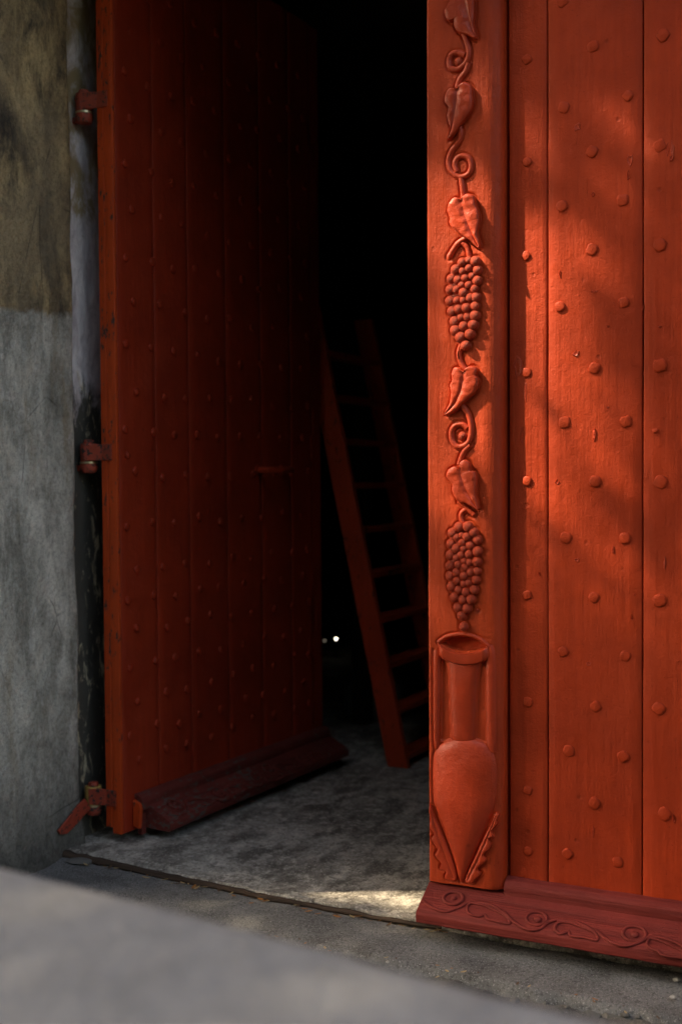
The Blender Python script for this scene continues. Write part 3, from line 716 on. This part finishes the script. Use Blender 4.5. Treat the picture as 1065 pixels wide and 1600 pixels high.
# carving surveyed on the slope, kept as (along, up-slope) so that the open leaf can carry the same pattern
_S0 = Vector((0, WB_EDGE[0] + .009, .0665)); _SU = (Vector((0, WB_TOP[0] - .004, .1105)) - _S0); SL = _SU.length; _SU.normalize()
_SN = Vector((0, -_SU.z, _SU.y)); 
if _SN.y > 0: _SN = -_SN
Z6 = lambda x, y: (630 + x / 2.448, 1330 + y / 2.448)
def slope_uv(x, y):
    p = at(*Z6(x, y), _S0, _SN); return (p.x, (p - _S0).dot(_SU))
def slope_pt(a, v, h=0.0): return Vector((a, 0, 0)) + _S0 + _SU * v + _SN * h
SCR = [('s', [(75, 190), (110, 216), (160, 232), (210, 216), (255, 193)]), ('r', (190, 180, 34)), ('e', (193, 180, 11)),
       ('l', [(250, 203), (247, 235), (285, 250), (310, 243), (322, 260), (362, 270), (405, 277), (392, 250), (340, 222), (295, 205)]),
       ('s', [(250, 200), (300, 198), (350, 215), (392, 245)]),
       ('s', [(385, 233), (420, 270), (470, 298), (520, 298), (552, 273), (592, 262)]), ('r', (508, 258, 34)), ('e', (512, 262, 16)),
       ('l', [(590, 275), (578, 300), (600, 316), (630, 309), (642, 325), (692, 330), (740, 340), (730, 312), (680, 290), (630, 273)]),
       ('s', [(585, 268), (640, 268), (690, 285), (732, 310)]),
       ('s', [(735, 303), (780, 340), (840, 362), (900, 350), (945, 322)]), ('r', (882, 316, 36)), ('e', (884, 320, 15)),
       ('l', [(940, 335), (933, 365), (968, 380), (992, 398), (1060, 407), (1085, 412), (1070, 385), (1020, 360), (980, 343)]),
       ('s', [(935, 328), (990, 333), (1050, 355), (1090, 385)])]
PAT = []
for kind, data in SCR:
    if kind in 'sl': PAT.append((kind, [slope_uv(*p) for p in data]))
    else:
        x, y, r = data; c = slope_uv(x, y); ru = r / 2.448 / 600
        PAT.append((kind, (c[0], c[1], ru)))
def carve(parent, mat, fn, rs=1.15):
    for kind, d in PAT:
        if kind in 'sl':
            q = catmull([slope_pt(*fn(a, v), .0006) for a, v in d], 6, kind == 'l')
            if kind == 'l': q = q + q[:2]
            MB().tube(q, .0042 * rs if kind == 's' else .0036 * rs, 7, (_SN, .75)).build('scroll_stem' if kind == 's' else 'scroll_leaf', mat, parent, True, angle=70)
        elif kind == 'r':
            a, v, r = d
            q = [slope_pt(*fn(a + 1.15 * r * math.cos(2 * math.pi * k / 20), v + r * .95 * math.sin(2 * math.pi * k / 20)), .0006) for k in range(22)]
            MB().tube(q, .004 * rs, 7, (_SN, .8), False).build('scroll_ring', mat, parent, True, angle=70)
        else:
            a, v, r = d; k_ = Matrix.Identity(3)
            q = [slope_pt(*fn(a, v), hh) for hh in (-.002, .0015, .004, .0048)]
            MB().tube(q, [r * .95, r, r * .7, r * .2], 10).build('scroll_bead', mat, parent, True, angle=70)
carve(wb, M['maroon'], lambda a, v: (a, v))
PER = PAT[-1][1][0][0] - PAT[0][1][0][0]
# bare flecks on the ledge
for px, py, w in [(838, 1373, 9), (760, 1384, 8), (793, 1389, 10), (895, 1402, 9), (918, 1409, 5), (936, 1420, 11), (1048, 1432, 15), (868, 1395, 4)]:
    p = at(px, py, (0, WB_TOP[0], .1125), (0, 0, 1)); w *= PXM; m = MB()
    n = 7; m.add([(p.x + w * .55 * math.cos(6.28 * k / n) * random.uniform(.7, 1.2), min(-.006, max(p.y, -.030)) + w * .16 * math.sin(6.28 * k / n) * random.uniform(.6, 1.3), .1142) for k in range(n)], [tuple(range(n))])
    m.build('bare_fleck', M['white_fleck'], wb)

# ------------------------------------------------------------------ the open door leaf (local: x from hinge edge to free edge, outer face at y = 0 facing -y)
ANG = math.radians(87.3)
leaf = tag(empty('door_leaf', (-1.187, .195, 0)), 'open red studded plank door leaf swung into the dark cellar', 'door')
leaf.rotation_euler = (0, math.radians(-.28), ANG)
LW = 1.34
sm = [0, .012, .208, .402, .638, .875, 1.095, 1.262, LW]
oplanks = []
ROTI = Matrix.Rotation(-ANG, 3, 'Z')
LP0 = Vector((-1.187, .195, 0)); LN = Matrix.Rotation(ANG, 3, 'Z') @ Vector((0, -1, 0))
def leaf_local(px, py): return ROTI @ (at(px, py, LP0, LN) - LP0)
for i in range(8):
    dy = -.001 if i == 0 else (.004 if i in (7,) else 0)
    o = plank(sm[i] + (.0016 if i else 0), sm[i + 1] - .0016, dy, .036, .032, ZT - .01, 40 + i).build('plank', M['red_lit_edge'] if i == 0 else M['red_shaded'], leaf, True, angle=35)
    oplanks.append(o)
# back frame of the leaf, seen as the inner strip of the hinge edge
m = MB(); m.box((-.0015, .0375, .05), (.10, .064, ZT - .03)); m.build('back_stile', M['red_lit_edge'], leaf, bevel=.003)
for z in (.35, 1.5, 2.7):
    m = MB(); m.box((.102, .0375, z), (1.30, .068, z + .16)); m.build('back_ledge', M['red_shaded'], leaf, bevel=.004)
def oplank_of(x):
    for i in range(8):
        if x < sm[i + 1]: return oplanks[i]
    return oplanks[-1]
zrow = .215; k = 0; colsA = [.095, .25, .375, .515, .665, .80, .95, 1.10, 1.215]; colsB = [.055, .19, .312, .45, .585, .735, .87, 1.02, 1.17]
zl = [.27, .355, .47, .58, .70, .80, .905, 1.06, 1.228, 1.365, 1.50, 1.655, 1.80, 1.955, 2.10, 2.25, 2.40, 2.55, 2.70, 2.85]
for j, z in enumerate(zl):
    for x in (colsA if j % 2 == 0 else colsB):
        x += random.uniform(-.012, .012); zz = z + random.uniform(-.014, .014)
        o = link('nail_head', random.choice(NAILS_O), oplank_of(x), (max(x, .03), .0004, zz)); q = random.uniform(.85, 1.05)
        o.scale = (q * 1.12, random.uniform(1.3, 1.9), q * 1.12); o.rotation_euler = (0, random.uniform(0, 6.28), 0)
p = leaf_local(198, 711); o = link('nail_head', NAILS_O[1], oplanks[1], (max(p.x, .05), 0, p.z)); o.scale = (.8, 2.2, .9)
# pull handle
p = leaf_local(404, 738); q = leaf_local(441, 734); pull = MB()
hz = (p.z + q.z) / 2
pull.tube([(p.x, .0, hz), (p.x, -.048, hz), (p.x + .012, -.058, hz), (q.x - .012, -.058, hz), (q.x, -.048, hz), (q.x, 0, hz)], [.013, .012, .012, .012, .012, .013], 8)
hd = pull.build('pull_handle', M['red_carve'], leaf, True)
for xx in (p.x, q.x):
    m = MB(); m.tube([(xx, .002, hz), (xx, -.006, hz), (xx, -.008, hz)], [.022, .021, .012], 12); m.build('rosette', M['red_shaded'], hd, True)
# long scars at the free edge
for (x, z, w, h) in [(1.245, 1.36, .006, .07), (1.25, 1.30, .005, .05), (1.262, 1.45, .004, .14), (1.28, .62, .005, .12), (1.22, .50, .006, .08), (.35, .345, .06, .003), (.30, .25, .03, .004), (.40, .395, .05, .0025)]:
    m = MB(); m.add([(x - w / 2, -.0002, z), (x, -.003, z - h / 2), (x + w / 2, -.0002, z), (x, -.003, z + h / 2), (x, -.0035, z)], [(0, 1, 4), (1, 2, 4), (2, 3, 4), (3, 0, 4)])
    m.build('paint_scar', M['red_carve'], leaf)
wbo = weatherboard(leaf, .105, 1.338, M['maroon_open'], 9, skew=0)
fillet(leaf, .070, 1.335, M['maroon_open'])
m = MB(); m.prism([(-.003, .045), (-.030, .040), (-.036, .105), (-.030, .125), (-.003, .135)], lambda p, k: ((.055 if k == 0 else .0695), p[0], p[1])); m.build('end_block', M['red_lit_edge'], leaf, bevel=.003)
m = MB(); m.prism([(-.004, .014), (-.022, .012), (-.024, .085), (-.004, .09)], lambda p, k: ((.078 if k == 0 else .103), p[0], p[1])); m.build('end_block', M['maroon_open'], leaf, bevel=.003)
carve(wbo, M['maroon_open'], lambda a, v: (.13 + (a - PAT[0][1][0][0]) * .98, v), 1.8)
for off in (1,):
    PAT2 = PAT; 
    PAT = PAT[:10]
    carve(wbo, M['maroon_open'], lambda a, v: (.13 + PER * .98 + (a - PAT2[0][1][0][0]) * .98, v), 1.8); PAT = PAT2
for a, w in [(.30, .03), (.62, .012), (.90, .025), (1.12, .02), (1.25, .015), (.18, .012)]:
    m = MB(); n = 7; m.add([(a + w * .5 * math.cos(6.28 * k / n) * random.uniform(.7, 1.2), -.030 + .004 * math.sin(6.28 * k / n), .1150) for k in range(n)], [tuple(range(n))]); m.build('bare_fleck', M['white_fleck'], wbo)

# hinges: barrel and strap belong to the leaf, each on its pin
def hinge(z, ochre=False):
    hx, hy = .004, .122                         # barrel axis, in leaf coordinates
    h = MB(); n = 18
    pr = [(.0, -.030), (.027, -.030), (.0285, -.026), (.0285, .026), (.027, .030), (.0, .030)]
    def lathe(mb, prof, zc):
        vs = []; fs = []
        for r, zz in prof:
            for k in range(n): vs.append((hx + r * math.cos(2 * math.pi * k / n), hy + r * math.sin(2 * math.pi * k / n), zc + zz))
        for j in range(len(prof) - 1):
            for k in range(n): fs.append((j * n + k, j * n + (k + 1) % n, (j + 1) * n + (k + 1) % n, (j + 1) * n + k))
        return mb.add(vs, fs)
    b = lathe(h, pr, z).build('hinge', M['ochre_iron'] if ochre else M['iron'], leaf, True, angle=35)
    m = MB(); m.prism([(hx - .0295, hy - .004), (hx - .024, hy - .016), (-.005, .060), (-.005, .018), (-.0015, .018), (-.0015, .072), (hx - .012, hy + .006)], lambda p, k: (p[0], p[1], z - .027 + .054 * k)); m.build('hinge_strap', M['iron'], b, bevel=.003)
    lathe(MB(), [(0, .030), (.016, .030), (.018, .034), (.016, .042), (0, .044)], z).build('pin_cap', M['iron'], b, True, angle=35)
    lathe(MB(), [(0, -.0305), (.030, -.0305), (.030, -.0365), (0, -.0365)], z).build('washer', M['washer'], b, True, angle=35)
    lathe(MB(), [(0, -.037), (.029, -.037), (.030, -.052), (.024, -.066), (.012, -.070), (0, -.070)], z).build('pintle_seat', M['iron'], b, True, angle=35)
    m = MB(); m.box((hx - .012, hy, z - .062), (hx + .012, hy + .08, z - .042)); m.build('pintle_arm', M['iron'], b, bevel=.003)
hinge(2.455); hinge(1.30); hinge(.150, True)

# red iron tail of the lowest pintle, bent out from the plaster
m = MB()
tp = [at(*q, (-1.30, 0, 0), (1, 0, 0)) for q in [(137, 1256), (127, 1265), (113, 1283), (100, 1297), (92, 1301)]]
vs = []; 
for i, p in enumerate(tp):
    w = [.027, .027, .025, .020, .009][i]
    for dx, s in ((-.004, 1), (.004, 1), (.004, -1), (-.004, -1)): vs.append((p.x + dx + .004 * i * 0, p.y + s * w * .55, p.z - s * w * .75))
fs = [(i * 4 + k, i * 4 + (k + 1) % 4, i * 4 + 4 + (k + 1) % 4, i * 4 + 4 + k) for i in range(4) for k in range(4)] + [(3, 2, 1, 0), (16, 17, 18, 19)]
tag(m.add(vs, fs).build('iron_strap', M['iron'], None, bevel=.0015), 'small slanting red iron strap at the foot of the plastered jamb', 'strap')

# ------------------------------------------------------------------ the ladder stair
lad = tag(empty('ladder', (-.80, 1.57, 0)), 'red wooden step ladder leaning in the dark behind the open door', 'ladder')
SLP = -.2135; LH = 1.96
def stringer(y0, y1):
    m = MB(); vs = []; fs = []; n = 24
    for j in range(n + 1):
        z = LH * j / n; xo = SLP * z - (-.0)
        w = .0012 * nz((y0, z, 0), 6)
        vs += [(-.044 + xo + w, y0 - 1.57, z), (.050 + xo + w, y0 - 1.57, z), (.050 + xo + w, y1 - 1.57, z), (-.044 + xo + w, y1 - 1.57, z)]
    for j in range(n):
        for k in range(4): fs.append((j * 4 + k, j * 4 + (k + 1) % 4, j * 4 + 4 + (k + 1) % 4, j * 4 + 4 + k))
    fs += [(3, 2, 1, 0), tuple(n * 4 + k for k in range(4))]
    return m.add(vs, fs).build('stringer', M['ladder'], lad, bevel=.004)
stringer(1.57, 1.605); stringer(2.12, 2.155)
for k in range(10):
    z = .028 + .19 * k; xo = SLP * z
    m = MB(); m.box((-.040 + xo, .0345, z), (.046 + xo, .5505, z + .026)); m.build('tread', M['ladder'], lad, bevel=.003)

rack = tag(empty('timber_rack', (-1.33, 1.62, 0)), 'dark timber rack that the red ladder leans against', 'rack')
for y in (0, .72):
    m = MB(); m.box((-.04, y - .04, 0), (.04, y + .04, 1.80)); m.build('post', M['beam'], rack, bevel=.004)
m = MB(); m.box((-.03, -.10, 1.801), (.062, .82, 1.87)); m.build('rail', M['beam'], rack, bevel=.004)
# ------------------------------------------------------------------ things inside
rk = MB(); vs = []; fs = []; nu, nv = 20, 12
for j in range(nv + 1):
    a = math.pi * j / nv
    for k in range(nu):
        b = 2 * math.pi * k / nu; d = Vector((math.sin(a) * math.cos(b), math.sin(a) * math.sin(b), math.cos(a)))
        s = 1 / (abs(d.x) ** 4 + abs(d.y) ** 4 + abs(d.z) ** 4) ** .25; s *= 1 + .10 * noise.noise(d * 2.2)
        vs.append((d.x * s * .155, d.y * s * .13, d.z * s * .115 + .10))
for j in range(nv):
    for k in range(nu): fs.append((j * nu + k, j * nu + (k + 1) % nu, (j + 1) * nu + (k + 1) % nu, (j + 1) * nu + k))
o = rk.add(vs, fs).build('stone_block', M['boulder'], None, True, angle=80); o.location = (-1.33, 2.50, 0); o.rotation_euler = (0, 0, .4)
tag(o, 'rough grey stone block on the cellar floor behind the ladder', 'stone')

glintm = MB(); vs = []; fs = []  # glints of unknown source, added as glowing beads on made-up stands
for j in range(9):
    a = math.pi * j / 8
    for k in range(12): b = 2 * math.pi * k / 12; vs.append((math.sin(a) * math.cos(b), math.sin(a) * math.sin(b), math.cos(a)))
for j in range(8):
    for k in range(12): fs.append((j * 12 + k, j * 12 + (k + 1) % 12, (j + 1) * 12 + (k + 1) % 12, (j + 1) * 12 + k))
glow_me = glintm.add(vs, fs).mesh('glint_bead', M['glow'], True)
faint_me = glow_me.copy(); faint_me.materials.clear(); faint_me.materials.append(M['faint'])
for px, py, r, lab in [(525, 998, .0051, 'brighter of two tiny glints built as glowing beads in the dark cellar'), (507, 1001, .0045, 'fainter tiny glowing bead added as a spot beside the open door edge')]:
    p = at_y(px, py, 4.4); t = tag(empty('glint_stand', (p.x, p.y, 0)), lab, 'glint', 'glowing beads added for glints in the cellar')
    o = link('glint_bead', glow_me if r > .005 else faint_me, t, (0, 0, p.z)); o.scale = (r, r, r)
    m = MB(); m.tube([(0, 0, -.008), (0, 0, .01), (0, 0, p.z - .02), (0, 0, p.z - .004)], [.05, .008, .006, .006], 10); m.build('stem', M['beam'], t, True)

# ------------------------------------------------------------------ litter on the threshold
def litter_leaf(i, mat):
    rnd = random.Random(100 + i); m = MB(); L = 1.0; W = rnd.uniform(.22, .42); vs = []; fs = []; curl = rnd.uniform(.1, .35)
    for j in range(7):
        t = j / 6; w = W * math.sin(math.pi * min(1, t * .95 + .04)) ** .8; z = curl * (t - .5) ** 2
        vs += [(t - .5, -w / 2, z + .10 * W), (t - .5, 0, z), (t - .5, w / 2, z + .14 * W)]
    for j in range(6):
        for k in range(2): fs.append((j * 3 + k, j * 3 + k + 1, j * 3 + k + 4, j * 3 + k + 3))
    return m.add(vs, fs).mesh('dry_leaf', mat, True)
LM = [litter_leaf(i, M[n]) for i, n in enumerate(['leaf_tan', 'leaf_orange', 'leaf_brown', 'leaf_tan', 'leaf_brown', 'leaf_orange'])]
def chip(i, mat, nm):
    rnd = random.Random(300 + i); m = MB(); vs = []; fs = []
    for j in range(5):
        a = math.pi * j / 4
        for k in range(7):
            b = 2 * math.pi * k / 7; d = Vector((math.sin(a) * math.cos(b), math.sin(a) * math.sin(b), math.cos(a))); s = 1 + .35 * noise.noise(d * 1.7 + Vector((i, 0, 0)))
            vs.append((d.x * s, d.y * s, d.z * s * .55 + .35))
    for j in range(4):
        for k in range(7): fs.append((j * 7 + k, j * 7 + (k + 1) % 7, (j + 1) * 7 + (k + 1) % 7, (j + 1) * 7 + k))
    return m.add(vs, fs).mesh(nm, mat)
CP = [chip(i, M['pebble_pale'], 'mortar_chip') for i in range(3)]; CG = [chip(i + 5, M['pebble_grey'], 'pebble') for i in range(3)]
def put(nm, me, x, y, z, s, label, cat, grp):
    o = link(nm, me, None, (x, y, z)); o.scale = s if isinstance(s, tuple) else (s, s, s); o.rotation_euler = (random.uniform(-.2, .2), random.uniform(-.2, .2), random.uniform(0, 6.28)); return tag(o, label, cat, grp)
rl = random.Random(5)
for i in range(70):                                   # along the joint
    x = -1.25 + 1.3 * rl.random() ** .9; y = crack_y(x) - .008 - abs(rl.gauss(0, .018))
    put('dry_leaf', LM[i % 6], x, y, -.014, rl.uniform(.009, .028), 'small dry leaf lying beside the threshold joint', 'leaf', 'dry leaves beside the threshold joint')
for i in range(40):                                   # along the outer edge of the pavement
    x = -1.2 + 2.2 * rl.random(); y = apron_y(x) - .004 - rl.gauss(0, .02)
    put('dry_leaf', LM[(i + 2) % 6], x, y, -.024, rl.uniform(.007, .020), 'small dry leaf along the outer edge of the cement strip', 'leaf', 'dry leaves along the outer edge')
for i in range(110):
    x = -1.0 + 2.0 * rl.random(); y = -.26 - .25 * rl.random() ** 1.5; z = -.055 + .022 * nz((x, y, 0), 7) + .012 * nz((x, y, 3), 23)
    put('pebble', CG[i % 3], x, y, z, rl.uniform(.004, .017), 'small grey stone in the dark rubble gutter', 'stone', 'stones in the rubble gutter')
for i in range(7):
    x = -1.0 + 2.0 * rl.random(); y = -.26 - .2 * rl.random(); z = -.045 + .022 * nz((x, y, 0), 7)
    put('mortar_chip', CP[i % 3], x, y, z, rl.uniform(.003, .008), 'pale mortar chip lying in the rubble gutter', 'stone', 'pale chips in the rubble gutter')
p = at_z(125, 1344, -.01); o = put('stone_flake', chip(41, M['pebble_grey'], 'stone_flake'), p.x, p.y, -.02, (.052, .026, .018), 'flat grey stone flake lying at the foot of the plastered jamb', 'stone', None); o.rotation_euler = (0, 0, .25)
p = at_z(514, 1364, 0); m = MB(); 
for px, py, s, lab in [(232, 1362, .008, 'white chip beside the joint near the open door'), (1056, 1534, .009, 'pale chip on the cement strip below the weatherboard'), (605, 1505, .005, 'tiny white chip at the edge of the low wall'), (1050, 1561, .008, 'small yellowish chip near the outer crack')]:
    p = at_z(px, py, -.02); put('mortar_chip', CP[0], p.x, p.y, -.018, s, lab, 'stone', None)
for px, py, s in [(700, 1500, .03), (715, 1512, .022), (640, 1507, .02), (970, 1580, .04), (1010, 1590, .035), (930, 1575, .03)]:
    p = at_z(px, py, -.05); put('rubble_stone', CG[px % 3], p.x, p.y - .02, -.064, (s * 1.2, s * .8, s * .5), 'larger rubble stone in the gutter in front of the closed door', 'stone', 'larger rubble stones')

# ------------------------------------------------------------------ the tree that shades the doorway (behind the camera, to the left)
tree = tag(empty('shade_tree', (-4.3, -3.6, -.075)), 'broad leafy shade tree standing left of the doorway, outside the view', 'tree')
def limb(p0, p1, r0, r1, n=7, bend=.3):
    a, b = Vector(p0), Vector(p1); rnd = random.Random(int(p1[0] * 97 + p1[2] * 31)); off = Vector((rnd.uniform(-1, 1), rnd.uniform(-1, 1), .3)) * bend
    pts = [a.lerp(b, i / n) + off * math.sin(math.pi * i / n) for i in range(n + 1)]
    return pts, [r0 + (r1 - r0) * i / n for i in range(n + 1)]
tm = MB(); tm.tube(*limb((0, 0, -.1), (.2, .2, 4.0), .30, .18), 10)
CC, CR = Vector((-4.0, -3.1, 6.2)), Vector((3.6, 4.0, 2.3))
for k in range(9):
    a = 2 * math.pi * k / 9; e = Vector((2.6 * math.cos(a), 2.8 * math.sin(a), 5.2 + 1.9 * random.random()))
    tm.tube(*limb((.18, .18, 3.2 + .1 * k), e, .11, .025), 7)
tm.build('trunk', M['bark'], tree, True)
# gaps of the crown: sunlit spots the photograph shows on the door, the sill and the floor
GAPS = []
def gap(px, py, rx, rz, p, Y=0.0, z=None):
    q = at_y(px, py, Y) if z is None else at_z(px, py, z)
    q = q - SUN * ((q.y - 0) / SUN.y)
    GAPS.append((q.x, q.z, rx, rz, p))
gap(848, 480, .045, .17, 1.0); gap(880, 505, .06, .12, 1.0); gap(845, 330, .028, .22, .85); gap(925, 175, .055, .05, .9); gap(975, 240, .055, .08, .8)
gap(940, 330, .11, .15, .7); gap(845, 650, .04, .14, .75); gap(985, 640, .05, .12, .6); gap(910, 720, .14, .16, .6); gap(1040, 560, .09, .18, .55)
gap(692, 450, .06, .32, .95, YP); gap(742, 520, .06, .30, .85, YP); gap(690, 700, .06, .26, .9, YP); gap(740, 760, .06, .22, .75, YP); gap(676, 85, .022, .07, 1.0, YP); gap(752, 165, .025, .10, .85, YP)
gap(676, 960, .022, .14, .9, YP); gap(696, 1208, .022, .045, 1.0, YP); gap(930, 870, .14, .12, .5); gap(735, 380, .05, .15, .65, YP)
gap(570, 1402, .17, .13, 1.0, 0, 0); gap(620, 1405, .17, .13, 1.0, 0, 0); gap(660, 1400, .12, .13, 1.0, 0, 0); gap(350, 1410, .05, .025, .7, 0, -.02); gap(380, 1448, .05, .025, .8, 0, -.02); gap(460, 1462, .04, .02, .7, 0, -.02)
cm = MB(); rnd = random.Random(21); cnt = 0
while cnt < 46000:
    d = Vector((rnd.uniform(-1, 1), rnd.uniform(-1, 1), rnd.uniform(-1, 1)))
    if d.length > 1 or d.length < .25: continue
    c = CC + Vector((d.x * CR.x, d.y * CR.y, d.z * CR.z))
    if noise.noise(c * .9) + .55 * noise.noise(c * 2.3) < -.32 and rnd.random() < .6: continue
    q = c - SUN * (c.y / SUN.y)
    w = 0
    for gx, gz_, rx, rz, p in GAPS:
        e = ((q.x - gx) / (rx + .02)) ** 2 + ((q.z - gz_) / (rz + .02)) ** 2
        if e < 1: w = max(w, p)
    if w and rnd.random() < w * 1.02: cnt += 1; continue
    L = rnd.uniform(.09, .15); W = L * rnd.uniform(.5, .65)
    ax = Vector((rnd.gauss(0, 1), rnd.gauss(0, 1), rnd.gauss(0, .6))).normalized(); nn = Vector((rnd.gauss(0, .6), rnd.gauss(0, .6), 1)).normalized(); bx_ = ax.cross(nn).normalized()
    c = c - Vector(tree.location); s = nn * (L * .12)
    cm.add([c - ax * L * .5, c + bx_ * W * .5 + s, c + ax * L * .5, c - bx_ * W * .5 + s], [(0, 1, 2), (0, 2, 3)])
    cnt += 1
def raw(mb, name, mat, parent):
    me = bpy.data.meshes.new(name); me.from_pydata(mb.v, [], mb.f); me.materials.append(mat); return link(name, me, parent)
crown = raw(cm, 'crown', M['leaf'], tree)
trunk = [c for c in tree.children if c.name.startswith('trunk')][0]
# unseen tree copies and a tall green screen, added to block low sky light
for (x, y, rz, lab) in [(2.6, -9.0, 1.9, 'unseen leafy tree added opposite the closed door to block low sky light'), (-2.8, -10.5, .8, 'unseen leafy tree added at the far left to block low sky light'), (7.6, -11.5, 5.0, 'unseen leafy tree added at the far right to block low sky light')]:
    t2 = tree.copy(); COL.objects.link(t2); t2.location = (x, y, -.075); t2.rotation_euler = (0, 0, rz); t2['label'] = lab; t2['group'] = 'trees round the court'
    for ch in (trunk, crown):
        c2 = ch.copy(); COL.objects.link(c2); c2.parent = t2
tree['group'] = 'trees round the court'
def blocker_hedge(name, x0, y0, x1, y1, h, th, lab):
    a, b = Vector((x0, y0, 0)), Vector((x1, y1, 0)); d = (b - a).normalized(); n = Vector((-d.y, d.x, 0)); prof = [(-.5, -.1), (-.52, .5), (-.5, .85), (-.42, .97), (-.2, 1.0), (.2, 1.0), (.42, .97), (.5, .85), (.52, .5), (.5, -.1)]
    vs = []; fs = []; N = 160; k = len(prof)
    for i in range(N + 1):
        for (o_, z) in prof:
            p = a.lerp(b, i / N) + n * (o_ * th) + Vector((0, 0, z * h)); vs.append(p + Vector((nz(p, 2.1), nz(p + Vector((9, 0, 0)), 2.3), nz(p + Vector((0, 9, 0)), 1.9))) * .16)
    for i in range(N):
        for j in range(k - 1): fs.append((i * k + j, i * k + j + 1, (i + 1) * k + j + 1, (i + 1) * k + j))
    fs += [tuple(range(k)), tuple(N * k + j for j in range(k))[::-1]]
    tag(MB().add(vs, fs).build(name, M['leaf'], None, True), lab, 'blocker_hedge', 'unseen sky blockers')
blocker_hedge('blocker_hedge', -13, -12.5, 20, -12.5, 7.6, 1.8, 'tall unseen green screen added across the court to keep low sky light off the open leaf')
